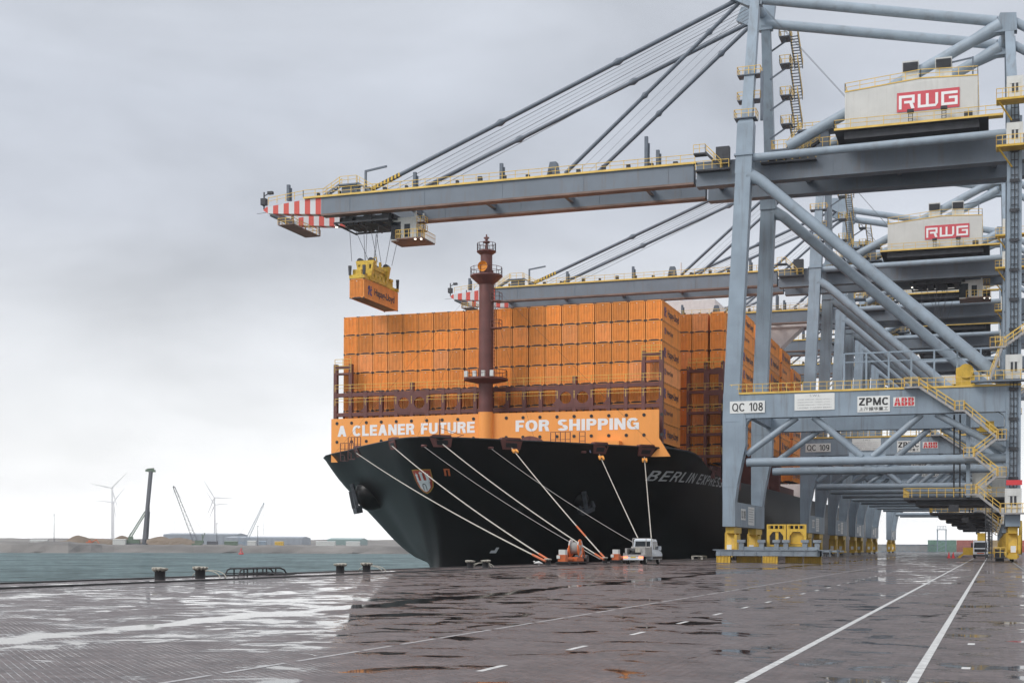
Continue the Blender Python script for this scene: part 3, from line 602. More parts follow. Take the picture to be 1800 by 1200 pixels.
    o = B(mb, 'portal_stair', M['alu']); B(mr, 'railing', M['rail_yellow'], o)
    mb = MB(); mb.bar((1.9,175.85,9),(1.9,175.85,56),.08); mb.bar((2.7,175.85,9),(2.7,175.85,56),.08); mb.bar((2.3,175.9,9),(2.3,175.9,56),.10)
    for k in range(52): mb.box(1.86,2.74,175.8,175.88,9+k*.9,9.07+k*.9)
    for k in range(13): mb.box(1.75,2.85,175.78,175.9,10+k*3.6,10.35+k*3.6)
    B(mb, 'lift_track', M['dark_steel'])
    for z in (55.6, 50.0, 22.1, 6.0):
        mb = MB(); mb.box(1.35,3.25,174.9,175.8,z,z+2.9); mb.box(1.7,2.9,174.86,174.9,z+2.0,z+2.5); o = B(mb, 'lift_landing', M['cabinet'])
        mb = MB(); mb.box(1.95,2.2,174.84,174.9,z+.9,z+2.0); mb.box(2.4,2.65,174.84,174.9,z+.9,z+2.0); B(mb, 'window', M['dark_steel'], o)
        if z > 30:
            md, mr = MB(), MB(); deck_rail(md, mr, .2,5,173.6,175.9,z,'sw',1.1,.25,.7); md.bar((.4,174,z-.2),(2.0,175.9,z-2.2),.15); B(md, 'landing_deck', M['yellow'], o); B(mr, 'railing', M['rail_yellow'], o)
    mb = MB(); mb.bar((1.0,174.2,44),(1.0,174.2,55.6),.1)
    mb, mr = MB(), MB(); stair(mb, mr, (5.4,175.2,29.0), (1.2,175.2,26.0), .9); deck_rail(mb, mr, -.4,1.4,174.4,175.9,26,'sw',1.1,.2,.6); stair(mb, mr, (1.0,174.9,26), (-.4,174.9,22.1), .8); o = B(mb, 'lift_stair', M['alu']); B(mr, 'railing', M['rail_yellow'], o)
    # yellow winch and bell lamp on the portal
    mb = MB(); mb.loft([[(x,y,z) for x, z in ((-4.4,21.6),(-2.2,21.6),(-2.2,23.2),(-3.2,24.4),(-4.4,24.0))] for y in (178.2,179.8)]); mb.cyl((-3.2,178.9,23.6),'y',.9,1.9,14); B(mb, 'portal_winch', M['yellow'])
    mb = MB(); mb.box(-1.6,.2,177.7,178.6,16.0,16.7); mb.box(-.9,.1,177.7,178.6,16.7,17.3); B(mb, 'warning_beacon', M['yellow'])
    # --- electrical platform slung from the landside portal
    mb, mr = MB(), MB(); deck_rail(mb, mr, -10.6,1.4,178.2,190,8.0,'sw',1.15,.3,1.0); mb.box(-9.2,1.4,179,190,7.0,7.7); mb.box(-5.2,-4.0,178.4,179.4,6.2,7.1)
    for x in (-4.6, -3.9): mb.bar((x,179,8),(x,179,18.3),.2)
    o = B(mb, 'electrical_platform', M['dark_steel']); B(mr, 'railing', M['rail_yellow'], o)
    mb = MB(); mb.bar((-2.9,178,8),(-2.9,178,18.3),.5); mb.bar((-2.4,177.9,16.3),(1.4,177.9,12.5),.3,.6); B(mb, 'hanger_post', M['crane'])
    mb = MB(); mb.box(-2.45,-.7,178.6,181,8.0,11.0); B(mb, 'cabinet', M['cabinet'])
    mb = MB(); mb.box(-.1,3.1,179.5,186,8.0,11.6); B(mb, 'cabinet', M['cabinet'])
    mb = MB(); mb.cyl((2.2,174.5,9.2),'y',.05,.05,6); mb.box(1.5,3.3,174.7,175.0,9.3,9.9); B(mb, 'notice_plate', M['red_ink'])
    # --- bogies
    def bogie(x, y0, w):
        mb = MB(); mb.box(x-.55,x+.55,y0+.2,y0+5.8,3.5,4.3)
        for k in (1.0, 4.2):
            mb.loft([[(x+dx,y,z) for y, z in ((y0+k,3.5),(y0+k+.9,3.5),(y0+k+1.5,1.5),(y0+k+1.2,.8),(y0+k-.3,.8),(y0+k-.6,1.5))] for dx in (-.5,.5)])
            mb.box(x-.8,x-.5,y0+k,y0+k+.9,1.2,3.6)
        mb.box(x-.7,x+.7,y0-.5,y0+6.2,.55,.9); mb.box(x-.5,x+.5,y0-.9,y0-.5,.4,1.1)
        mb.box(x+.55,x+.9,y0+.2,y0+2.2,1.0,3.3)
        o = B(mb, 'bogie', M['yellow'])
        mb = MB()
        for k in (.4, 1.6, 3.6, 4.8): mb.cyl((x,y0+k,.36),'x',.36,.22,14)
        B(mb, 'wheel', M['black_iron'], o)
        mb = MB(); mb.box(x-.25,x+.35,y0-.55,y0-.4,1.2,2.0); B(mb, 'caution_plate', M['sign_white'], o)
    for x in (-32.2, 2.3): 
        for y0 in (176.4, 193.6): bogie(x, y0, 1)
    mb, mr = MB(), MB(); deck_rail(mb, mr, .2,1.5,174.5,179,.6,'sw',1.2,.1,.6); mb.box(.3,1.3,176,178,.1,1.5); mb.bar((-.8,175,0.3),(-.8,175,7.0),.12); mb.bar((-.1,175,0.3),(-.1,175,7.0),.12)
    for k in range(18): mb.bar((-.8,175,.6+k*.36),(-.1,175,.6+k*.36),.05)
    o = B(mb, 'ground_access', M['dark_steel']); B(mr, 'railing', M['rail_yellow'], o)
    mb = MB(); mb.cyl((4.6,181,3.6),'x',3.0,.5,28); B(mb, 'cable_reel', M['yellow'])
    # --- boards
    def board(name, x0, x1, z0, z1, y=YF-.9):
        mb = MB(); mb.box(x0, x1, y-.05, y-.012, z0, z1); return B(mb, name, M['sign_white'])
    if number:
        bd = board('number_board', -32.15, -27.65, 18.95, 20.5); mb = MB(); block(mb, number, (-31.85,YF-.97,19.2), (3.95,0,0), (0,0,1.05), .15); B(mb, 'lettering', M['black_ink'], bd)
        bd = board('load_board', -23.9, -18.9, 19.1, 21.2, YF-.84); mb = MB(); lettering(mb, 'S.W.L', (-22,YF-.91,20.78), (1.3,0,0), (0,0,.3)); 
        for k, s in enumerate(('UNDER SPREADER ( SINGLE LIFTING )','UNDER SPREADER ( TANDEM LIFTING )','UNDER SPREADER ( TWIN LIFTING )','UNDER CARGO BEAM')):
            lettering(mb, s, (-23.5,YF-.91,20.35-.34*k), (4.2,0,0), (0,0,.17))
        B(mb, 'lettering', M['grey_ink'], bd)
        bd = board('maker_board', -16.1, -12.15, 18.65, 20.65, YF-.84); mb = MB(); block(mb, 'ZPMC', (-15.9,YF-.91,19.5), (3.55,0,0), (0,0,.95), .2); B(mb, 'lettering', M['black_ink'], bd); mb = MB(); lettering(mb, '上海振华重工', (-15.9,YF-.91,18.82), (3.55,0,0), (0,0,.47), bold=.012); B(mb, 'lettering', M['black_ink'], bd)
        bd = board('electrics_board', -11.75, -9.15, 19.25, 20.4, YF-.84); mb = MB(); block(mb, 'ABB', (-11.65,YF-.91,19.33), (2.4,0,0), (0,0,1.0), .25, .08); lt = B(mb, 'lettering', M['red_ink'], bd)
        mb = MB(); mb.box(-11.7,-9.2,YF-.95,YF-.93,19.79,19.84)
        for x in (-11.25, -10.42, -9.6): mb.box(x-.02,x+.02,YF-.95,YF-.93,19.3,20.36)
        B(mb, 'cut_line', M['sign_white'], bd)
    else:
        bd = board('maker_board', -16.1, -12.15, 18.65, 20.65, YF-.84)
    # plates on the landward face of the waterside sill beam
    mb = MB(); mb.box(-31.445,-31.41,180.4,184.0,5.3,6.8); bd = B(mb, 'number_plate', M['sign_white']); mb = MB()
    if number: block(mb, number, (-31.395,180.7,5.55), (0,3.0,0), (0,0,1.0), .15)
    else: mb.box(-31.405,-31.40,180.9,183.6,5.9,6.1)
    B(mb, 'lettering', M['black_ink'], bd)
    mb = MB(); mb.box(-31.445,-31.41,186,191,4.7,7.2); bd = B(mb, 'load_plate', M['sign_white']); mb = MB()
    for k in range(6): mb.box(-31.405,-31.40,186.5,190.5-.4*(k%2),6.8-.33*k,6.9-.33*k)
    B(mb, 'lettering', M['grey_ink'], bd)
    # --- trolley and operator cab
    tr = MB(); tr.box(-92.4,-83.6,184.1,184.7,49.9,50.6); tr.box(-92.4,-83.6,189.6,190.2,49.9,50.6)
    for x in (-92.4,-90.2,-87.6,-85.4,-83.9): tr.box(x,x+.5,184.1,190.2,49.9,50.5)
    for y in (183.4, 187.0, 190.6): tr.bar((-93,y,49.7),(-84,y,49.7),.25)
    for x in (-92.8,-88.5,-84.2): tr.bar((x,183.4,49.6),(x,190.8,49.6),.2)
    for x in (-91, -88, -85): tr.cyl((x,187,50.7),'y',.7,4.5,14); tr.box(x-.4,x+.4,184,190.2,50.5,51.2)
    rnd = random.Random(9)
    for i in range(10): x = rnd.uniform(-92,-84.5); tr.box(x,x+rnd.uniform(.4,1.2),rnd.uniform(183.8,185),rnd.uniform(188,190.4),49.5,50.4+rnd.uniform(0,.6))
    t_ = B(tr, 'trolley', M['dark_steel'])
    mb = MB(); mb.box(-84.4,-80.4,185.2,188.6,46.9,50.2); mb.bar((-80.6,185.4,50.2),(-80.6,185.4,51.4),.25); mb.bar((-80.6,188.4,50.2),(-80.6,188.4,51.4),.25)
    cb = B(mb, 'operator_cab', M['cabinet'])
    mb = MB(); mb.box(-84.45,-82.9,185.12,185.2,47.1,49.6); mb.box(-84.48,-84.4,185.3,188.5,47.0,49.6); mb.box(-82.3,-81.4,185.14,185.2,47.3,49.2); B(mb, 'window', M['glass'], cb)
    md, mr = MB(), MB(); deck_rail(md, mr, -83.2,-79.0,184.0,185.15,46.9,'sew',1.2,.15,.7); md.box(-84.4,-79.0,185.1,189,46.7,46.9); deck_rail(md, mr, -80.4,-79,185.2,189,46.9,'e',1.2,.15,.7)
    for z in (48.2, 49.4): deck_rail(md, mr, -80.3,-79.2,185.2,186.6,z,'se',.8,.1,.6)
    o = B(md, 'cab_deck', M['rust_under'], cb); B(mr, 'railing', M['rail_yellow'], cb)
    mb = MB(); mb.box(-80.2,-80.0,184.0,184.3,46.55,46.68); mb.box(-79.3,-79.1,184.1,184.4,46.5,46.66); mb.box(-92.7,-92.4,183.3,183.6,49.05,49.14); mb.box(-84.5,-84.2,190.4,190.7,49.05,49.14); B(mb, 'work_lamp', M['lamp_white'], t_)
    # --- hanging ropes of the hoist, down to the headblock
    mb = MB()
    for (xa,ya),(xb,yb) in (((-91,184.6),(-91.0,185.4)),((-90.2,184.6),(-88.4,185.8)),((-88.2,184.8),(-88.8,185.6)),((-86.4,185),(-87.4,185.8)),((-91,189.6),(-90.8,189.6)),((-89,189.8),(-88.2,190.0)),((-86.5,189.8),(-87.6,190.0)),((-88.6,187),(-87.6,187.2)),((-87.2,186),(-88.8,188.4)),((-85.2,189.8),(-86.6,190.2))):
        mb.tube([(xa,ya,49.2),(xb,yb,44.3)], .04, 5)
    B(mb, 'hoist_rope', M['cable'], t_)
    return root
crane = make_crane('QC 108', 'nearest grey blue gantry crane, boom over the ship, board reading QC 108')

CRANES = [(75.5, 'QC 109', 78.5, 'second grey blue gantry crane from the viewer, its portal board reading QC 109'),
          (120.0, 'QC 110', 20.0, 'third gantry crane from the viewer, seen between the legs of the second'),
          (164.0, None, 12.0, 'fourth gantry crane along the row, its boom showing low behind the third'),
          (211.0, None, 30.0, 'fifth gantry crane along the row, last but one towards the far quay end'),
          (288.0, None, 48.0, 'farthest and smallest gantry crane, standing alone at the far end of the row')]
for dy, num, shift, lab in CRANES:
    c = copy_tree(crane); c.location = (CO[0], CO[1]+dy, 0); c['label'] = lab
    for ch in list(c.children):
        nm = ch.name.split('.')[0]
        if nm in ('trolley', 'operator_cab'): ch.location.x += shift
        if nm in ('number_board', 'number_plate'):
            for g in list(ch.children):
                if num is None: bpy.data.objects.remove(g)
                else:
                    mb = MB()
                    if nm == 'number_board': block(mb, num, (-31.85,YF-.97,19.2), (3.95,0,0), (0,0,1.05), .15)
                    else: block(mb, num, (-31.395,180.7,5.55), (0,3.0,0), (0,0,1.0), .15)
                    k = mb.build('lettering', M['black_ink'], ch, CO)
                    bpy.data.objects.remove(g)
        if num is None and nm in ('number_board', 'load_board'):
            for g in list(ch.children): bpy.data.objects.remove(g)
            bpy.data.objects.remove(ch)
# ------------------------------------------------------------------ the container ship
XC = -69.1
def pch(tab, x):
    n = len(tab)
    if x <= tab[0][0]: return tab[0][1]
    if x >= tab[-1][0]: return tab[-1][1]
    d = [(tab[i+1][1]-tab[i][1])/(tab[i+1][0]-tab[i][0]) for i in range(n-1)]
    m = [d[0]]+[0 if d[i-1]*d[i] <= 0 else 2*d[i-1]*d[i]/(d[i-1]+d[i]) for i in range(1, n-1)]+[d[-1]]
    for i in range(n-1):
        x0, x1 = tab[i][0], tab[i+1][0]
        if x <= x1:
            h = x1-x0; q = (x-x0)/h; y0, y1 = tab[i][1], tab[i+1][1]
            return (2*q**3-3*q*q+1)*y0+(q**3-2*q*q+q)*h*m[i]+(3*q*q-2*q**3)*y1+(q**3-q*q)*h*m[i+1]
H_DECK = [(0,0),(.25,1.2),(.6,2.0),(2,3.9),(5.4,7.2),(9,10.6),(13.6,14.8),(20,19.9),(24.8,24.9),(29,28.7),(34,30.1),(43,30.4),(600,30.4)]
H_WATER = [(0,.0),(.15,.3),(4.2,3),(12.2,6.5),(20.2,9.6),(32,14.8),(52,22.8),(82,29.6),(102,30.4),(600,30.4)]
H_STEM = [(-6,167.2),(-1,167.9),(4,167.2),(8,165.1),(12,161.9),(15.6,160.3)]
def stem(z): return pch(H_STEM, z)
def half(t, z):
    m = max(0., min(1., (z+1)/16.5)); w, d = pch(H_WATER, t), pch(H_DECK, t)
    return w+(d-w)*m**(.58+1.2*max(0., 1-t/3.0))
def hull_pt(t, z, side, out=0.):
    p = Vector((XC+side*half(t, z), stem(z)+t, z))
    if out:
        a = Vector((XC+side*half(t+.1, z), stem(z)+t+.1, z))-Vector((XC+side*half(max(0,t-.1), z), stem(z)+max(0,t-.1), z))
        b = Vector((XC+side*half(t, z+.1), stem(z+.1)+t, z+.1))-Vector((XC+side*half(t, z-.1), stem(z-.1)+t, z-.1))
        n = a.cross(b).normalized(); n = n if n.x*side > 0 or (abs(n.x) < .01 and n.y < 0) else -n
        p += n*out
    return p
def top_z(y):   # height of the hull's upper edge along its length
    return pch([(150,15.5),(180,15.5),(186,15.4),(190,15.1),(194,14.4),(198,13.6),(205,12.7),(214,12.3),(700,12.3)], y)
SO = (XC, 240, 0)
ship = empty('container_ship', SO, 'huge black hulled container ship moored at the quay, slogan on the orange bow wall', 'container ship')
S = lambda mb, name, m, par=ship, smooth=False: mb.build(name, m, par, SO, smooth)
# hull: stations along the length, both sides
ts = [0,.1,.25,.45,.7,1,1.5,2,2.7,3.5,4.5,5.5,7,9,11,13.5,16,18.5,21,23,25,27,29,31,34,38,44,52,62,75,90,110,150,210,300]
nz = 26; vs = []; fs = []
for side in (-1, 1):
    o = len(vs)
    for t in ts:
        zt = top_z(stem(15)+t)
        for k in range(nz): z = -6+(zt+6)*k/(nz-1); vs.append(hull_pt(t, z, side))
    for i in range(len(ts)-1):
        for k in range(nz-1):
            a = o+i*nz+k; fs.append((a, a+nz, a+nz+1, a+1))
hm = MB(); hm.add(vs, fs)
me_h = hm.build('hull', M['hull'], ship, SO, True)
bm = bmesh.new(); bm.from_mesh(me_h.data); bmesh.ops.remove_doubles(bm, verts=bm.verts, dist=.003); bmesh.ops.recalc_face_normals(bm, faces=bm.faces); bm.to_mesh(me_h.data); bm.free()
# deck behind the bulwark and rim
mb = MB(); lv, rv_ = [], []
for t in ts[3:]:
    zt = top_z(stem(15)+t)-1.3; lv.append(hull_pt(t, zt, -1)+Vector((.15,0,0))); rv_.append(hull_pt(t, zt, 1)-Vector((.15,0,0)))
n = len(lv); mb.add(lv+rv_, [(i, i+1, n+i+1, n+i) for i in range(n-1)]); S(mb, 'deck', M['maroon'])
mb = MB()
for side in (-1, 1): mb.tube([hull_pt(t, top_z(stem(15)+t)+.02, side) for t in ts if stem(15)+t < 197], .11, 6)
S(mb, 'bulwark_cap', M['black_iron'])
# anchors in their pockets
def anchor(side, t, z, ps, tilt):
    mb = MB(); c = hull_pt(t, z, side); n_ = Vector((side*.80, -.56, -.22)).normalized(); u_ = Vector((0,0,1))-n_*n_.z; u_.normalize(); w_ = n_.cross(u_); u_, w_ = u_*math.cos(tilt)+w_*math.sin(tilt), w_*math.cos(tilt)-u_*math.sin(tilt); secs = []
    for f, r in [(f*ps, r*ps) for f, r in ((-1.6,2.45),(-.2,2.5),(.7,2.25),(1.35,1.7),(1.7,.9),(1.8,.2))]: secs.append([c+n_*f+(u_*math.sin(2*math.pi*k/24)+w_*math.cos(2*math.pi*k/24)*.95)*r for k in range(24)])
    mb.loft(secs); S(mb, 'anchor_pocket', M['hull'], smooth=True)
    mb = MB(); b = c+n_*(2.0*ps)-u_*.3; k_ = .9 if ps == 1 else .62; u_, w_ = u_*k_, w_*k_; mb.bar(b+u_*2.3, b-u_*1.9, .5, .45); mb.tube([b+u_*2.2, b+u_*2.7], .35, 10)
    mb.loft([[b-u_*1.6+w_*x+n_*dn+u_*zz for x, zz in ((-2.1,.5),(-1.7,-.75),(1.7,-.75),(2.1,.5),(1.3,.2),(-1.3,.2))] for dn in (-.45,.45)])
    for s_ in (-1, 1): mb.loft([[b-u_*1.4+w_*(s_*1.75+x)+n_*dn+u_*zz for x, zz in ((-.4,0),(.4,0),(.12,2.9 if ps == 1 else 1.5))] for dn in (.0,.5)])
    S(mb, 'anchor', M['anchor_grey'])
M['anchor_grey'] = mat('anchor_grey', (.05, .055, .065), .6, var=.4)
anchor(-1, 22.5, 9.3, 1.0, 0); anchor(1, 17.3, 8.2, .5, .35)
# city arms on the stem
CX, CZ = -.75, 10.1
def stem_decal(mb, poly, depth=.03, lift=.05):
    """flat shapes given as (x across the stem, height) wrapped on the bow"""
    for k in range(1):
        def P(x, z, e):
            lo, hi = 0., 6.
            for _ in range(30):
                t = (lo+hi)/2
                if half(t, z) < abs(x): lo = t
                else: hi = t
            side = 1 if x >= 0 else -1; p = Vector((XC+x, stem(z)+hi, z)); return p+Vector((side*.35*min(1,abs(x)), -.9, -.25)).normalized()*e
        # subdivide across so the plate follows the round stem
        bm = bmesh.new(); f = bm.faces.new([bm.verts.new((x, z, 0)) for x, z in poly])
        x0, x1 = min(p[0] for p in poly), max(p[0] for p in poly)
        for i in range(1, 12):
            g = bm.verts[:]+bm.edges[:]+bm.faces[:]; bmesh.ops.bisect_plane(bm, geom=g, plane_co=(x0+(x1-x0)*i/12, 0, 0), plane_no=(1,0,0))
        bmesh.ops.triangulate(bm, faces=bm.faces); bm.verts.index_update()
        mb.add([P(v.co.x, v.co.y, lift) for v in bm.verts], [tuple(v.index for v in q.verts) for q in bm.faces]); bm.free()
def shield(s, cx=CX, cz=CZ):
    pts = [(-1.5,1.45),(1.5,1.45),(1.42,0),(1.2,-.75),(.65,-1.35),(0,-1.6),(-.65,-1.35),(-1.2,-.75),(-1.42,0)]
    return [(cx+x*s, cz+z*s) for x, z in pts]
mb = MB(); stem_decal(mb, shield(1.0), lift=.05); ar = S(mb, 'city_arms', M['gold'] if 'gold' in M else mat('arms_gold', (.45,.27,.05)))
mb = MB(); stem_decal(mb, shield(.92), lift=.08); S(mb, 'shield_field', mat('arms_red', (.42,.055,.035), .5), ar)
mb = MB(); Z = CZ
for x0, x1, z0, z1 in ((-1.0,-.62,.1,.75),(.62,1.0,.1,.75),(-.2,.2,.1,.95),(-1.05,-.57,.75,.9),(.57,1.05,.75,.9),(-.27,.27,.95,1.1)): stem_decal(mb, [(x0+CX,Z+z0),(x1+CX,Z+z0),(x1+CX,Z+z1),(x0+CX,Z+z1)], lift=.11)
SD = lambda p, l: stem_decal(mb, [(x+CX, z) for x, z in p], lift=l)
SD([(-1.05,Z-.05),(1.05,Z-.05),(1.05,Z+.1),(-1.05,Z+.1)], .113); SD([(-.95,Z-.05),(-.85,Z-.8),(-.4,Z-1.2),(0,Z-1.35),(.4,Z-1.2),(.85,Z-.8),(.95,Z-.05)], .11)
for x in (-.81, 0, .81): SD([(x-.07,Z+.95+(.18 if x==0 else 0)),(x+.07,Z+.95+(.18 if x==0 else 0)),(x,Z+1.12+(.16 if x==0 else 0))], .11)
S(mb, 'castle', mat('arms_white', (.62,.64,.66), .5), ar)
mb = MB(); SD([(-.3,Z-1.1),(-.3,Z-.5),(-.15,Z-.3),(.15,Z-.3),(.3,Z-.5),(.3,Z-1.1),(.2,Z-1.15),(.2,Z-.52),(.1,Z-.4),(-.1,Z-.4),(-.2,Z-.52),(-.2,Z-1.15)], .14); S(mb, 'castle_gate', M['black_ink'], ar)
# name on the bow and draught hooks
NAME_T0, NAME_L = 25.0, 26.5
def along(t0, s, z=11.6):   # hull station reached after s metres along the plating
    t, d = t0, 0.
    while d < s: d += math.hypot(.1, half(t+.1, z)-half(t, z)); t += .1
    return t
mb = MB(); tt = [along(NAME_T0, NAME_L*i/80) for i in range(81)]
def nt(a): i = min(79, int(a*80)); return tt[i]+(tt[i+1]-tt[i])*(a*80-i)
pcs = words('BERLIN EXPRESS', .165, .2, .3); idx = list(words.index)
for wd in (0, 1):
    mb = MB()
    for k, (v, f) in enumerate(pcs):
        if idx[k] == wd: mb.add([hull_pt(nt(a), 11.0+b*1.38, 1, .03+.003*(k % 7)) for a, b in v], f)
    S(mb, 'ship_name', M['name_ink'])
mb = MB()
for t, z in ((1.05, 11.2), ):
    for k in (0, .32): mb.loft([[hull_pt(t+k+dx, z+dz, 1, e) for dx, dz in ((0,-.42),(.16,-.42),(.16,.42),(0,.42))] for e in (.02,.06)])
    mb.loft([[hull_pt(t+dx, z+dz, 1, e) for dx, dz in ((0,.3),(.48,.3),(.48,.44),(0,.44))] for e in (.02,.07)])
S(mb, 'tow_mark', M['orange_gear'])
mb = MB(); mb.loft([[hull_pt(6.3+dx, 1.1+dz, 1, e) for dx, dz in ((-.6,-.35),(.35,-.35),(.6,.4),(.2,.4),(.05,.0),(-.45,.0))] for e in (.02,.05)]); S(mb, 'thruster_mark', M['name_ink'])
# fairleads where the ropes leave the bulwark
for side, t, w in ((-1,16.0,1.7),(-1,3.4,1.5),(1,1.1,1.3),(1,8.0,1.9),(1,18.7,1.6),(1,23.9,1.5)):
    mb = MB(); zt = top_z(stem(15)+t)
    mb.loft([[hull_pt(max(0,t+dx), zt+dz, side, e) for dx, dz in ((-w/2,-1.15),(w/2,-1.15),(w*.62,.0),(w*.5,.35),(-w*.5,.35),(-w*.62,.0))] for e in (-.6,.12)])
    o = S(mb, 'fairlead', M['maroon'])
    mb = MB(); mb.loft([[hull_pt(max(0,t+dx), zt+dz, side, e) for dx, dz in ((-w*.32,-.85),(w*.32,-.85),(w*.32,-.3),(-w*.32,-.3))] for e in (.05,.135)]); S(mb, 'opening', M['black_iron'], o)
for side, t in ((1,.1),(1,5.8),(1,16.6)):
    mb = MB(); c = hull_pt(t, 14.45, side, .03); mb.lathe((c.x,c.y,c.z-.15), [(.35,0),(.42,.15),(.35,.3)], 12); S(mb, 'hawse_pipe', M['maroon'], smooth=True)
# bow wall with the slogan
BW = [(XC-25.3,185.6),(XC,184.3),(XC+25.3,185.6)]
mb = MB(); zt, zb = 20.75, 14.2
mb.loft([[(x,y+dy,z) for (x,y) in BW for dy in (0,)]+[(x,y+.35,z) for (x,y) in BW[::-1]] for z in (zb, zt)])
mb.loft([[(x,186.2+dy,z) for x, z in ((-52.5,14.3),(-49.0,14.3),(-49.0,16.4),(-52.5,16.4))] for dy in (-2.6,-.6)])
mb.prism([(-43.8,14.2),(-43.8,16.8),(-42.2,14.2)], 'y', 185.6, 185.95)
wall = S(mb, 'bow_wall', M['orange_plain'])
def wp(x, z, e=.03):
    f = abs(x-XC)/25.3; return Vector((x, 184.3+1.3*f-e, z))
for s, xa, xb in (('A CLEANER FUTURE', -93.3, -70.7), ('FOR SHIPPING', -64.5, -46.6)):
    pcs = words(s, .235, .085); idx = list(words.index)
    for wd in sorted(set(idx)):
        mb = MB()
        for k, (v, f) in enumerate(pcs):
            if idx[k] == wd: mb.add([wp(xa+(xb-xa)*a, 18.05+b*1.62, .03+.003*(k % 7)) for a, b in v], f)
        S(mb, 'slogan_word', M['white_ink'], wall)
mb = MB()
for x0 in [-93.4+2.5*i for i in range(10)]+[-65.9+2.5*i for i in range(10)]:
    for z in (20.05, 17.25):
        mb = MB(); c = wp(x0, z, .04); mb.cyl(c, 'y', .24, .05, 14); S(mb, 'porthole', M['black_iron'], wall)
# foremast
mx, my = XC+.15, 184.2
mb = MB(); mb.tube([(mx,my,20.9),(mx,my,41.3)], 1.03, 24); fm = S(mb, 'foremast', M['maroon'], smooth=True)
mb = MB(); mb.tube([(mx,my,14),(mx,my,20.9)], 1.1, 24); S(mb, 'mast_foot', M['orange_plain'], fm, True)
for z, pr in ((25.0, [(1.0,0),(3.2,.5),(3.2,.75),(1.0,.75)]), (39.2, [(1.0,0),(2.35,1.2),(2.35,1.4),(1.0,1.4)]), (43.5, [(.8,0),(1.4,.45),(1.4,.6),(.5,.6)])): mb = MB(); mb.lathe((mx,my,z), pr, 16); S(mb, 'mast_platform', M['maroon'], fm)
mb = MB(); mb.tube([(mx,my,41.3),(mx,my,44)], .85, 16); S(mb, 'mast_top', M['maroon'], fm, True)
mr = MB()
for z, r in ((25.75,3.1),(40.6,2.3),(44.1,1.35)):
    ring = [(mx+r*math.cos(2*math.pi*k/12), my+r*math.sin(2*math.pi*k/12), z) for k in range(13)]; mr.rail(ring, 1.1, 3, .06)
for z in (33.0, 36.9): mr.rail([(mx+.9,my-.6,z),(mx+2.2,my-.6,z),(mx+2.2,my+.6,z)], 1.1, .8, .07); mr.box(mx+.9,mx+2.2,my-.6,my+.6,z-.12,z)
mr.bar((mx+1.25,my-.3,26),(mx+1.25,my-.3,40),.06); mr.bar((mx+1.25,my+.3,26),(mx+1.25,my+.3,40),.06)
for k in range(28): mr.bar((mx+1.25,my-.3,26.2+k*.5),(mx+1.25,my+.3,26.2+k*.5),.05)
S(mr, 'mast_railing', M['maroon'], fm)
mb = MB(); mb.tube([(mx,my,44),(mx,my,46.5)], [.2,.1], 8); mb.lathe((mx,my,45.2), [(.2,0),(.5,.1),(.5,.3),(.2,.3)], 10); mb.box(mx-.35,mx+.35,my-.2,my+.2,45.9,46.1); mb.lathe((mx,my,45.6), [(.12,0),(.22,.1),(.22,.5),(.1,.6)], 8); S(mb, 'light_pole', M['maroon'], fm)
mb = MB(); mb.tube([(mx+.1,my-.9,41.6),(mx+.1,my-1.5,41.6),(mx+.1,my-1.9,41.6)], [.2,.45,.75], 16, cap=False); mb.cyl((mx+.1,my-1.45,41.6),'y',.42,.05,12); S(mb, 'fog_horn', mat('horn_orange', (.75,.30,.03), .45), fm, True)
for k in range(-1,3): mb = MB(); mb.box(mx-.95+k*1.3, mx-.45+k*1.3, my-2.9, my-2.5, 25.75, 26.6); S(mb, 'mast_light', M['cabinet'], fm)
mb = MB()
for x_, z_ in ((XC-24.5, 15.4), (XC+25, 15.4), (XC-10, 15.5), (XC+9,15.5)): mb.tube([(mx,my-1,40.2),(x_,181 if abs(x_-XC)<20 else 185,z_)], .016, 4)
S(mb, 'mast_stay', M['dark_steel'], fm)
# bow fittings: rope store covers, jackstaff, small railings, chain, rescue frame
for x, y in ((XC-1.9, 175.0), (-59.6, 176.3)):
    mb = MB(); pts = [(x+2.2*math.cos(math.pi*k/16), 2.3*math.sin(math.pi*k/16)+14.4) for k in range(17)]; mb.loft([[(a, y+dy, z) for a, z in pts] for dy in (0, 1.5)])
    for k in (3, 8, 13): mb.bar((x, y-.04, 14.4), (x+2.1*math.cos(math.pi*k/16), y-.04, 14.4+2.2*math.sin(math.pi*k/16)), .07)
    S(mb, 'rope_drum_cover', M['maroon'])
mb = MB(); jx, jy = XC+.3, 166.5; mb.bar((jx,jy,14.5),(jx,jy,18.4),.14); mb.bar((jx,jy,17.2),(jx+3.0,jy+1,16.2),.07); mb.bar((jx+3,jy+1,16.3),(jx+.2,jy,15.2),.07); mb.bar((jx+1.4,jy+.5,16.7),(jx+1.4,jy+.5,15.6),.05); S(mb, 'jackstaff', M['maroon'])
mr = MB()
def cage(x0, x1, y, z0, z1, n, m=3):
    for i in range(n+1): a = x0+(x1-x0)*i/n; mr.bar((a,y,z0),(a,y,z1),.09)
    for j in range(m+1): c = z0+(z1-z0)*j/m; mr.bar((x0,y,c),(x1,y,c),.07)
cage(-57.2, -54.4, 178.2, 14.2, 17.3, 4); cage(-53.2, -52.4, 178.6, 14.2, 17.3, 1, 5); cage(-88.6, -86.6, 179.6, 14.2, 17.4, 4); cage(-91.2,-89, 182.3, 14.2, 16.8, 3)
S(mr, 'deck_railing', M['maroon'])
mb = MB()
for k in range(6): mb.box(-57.1+k*.55,-56.85+k*.55,178.0,178.15,15.1,15.7)
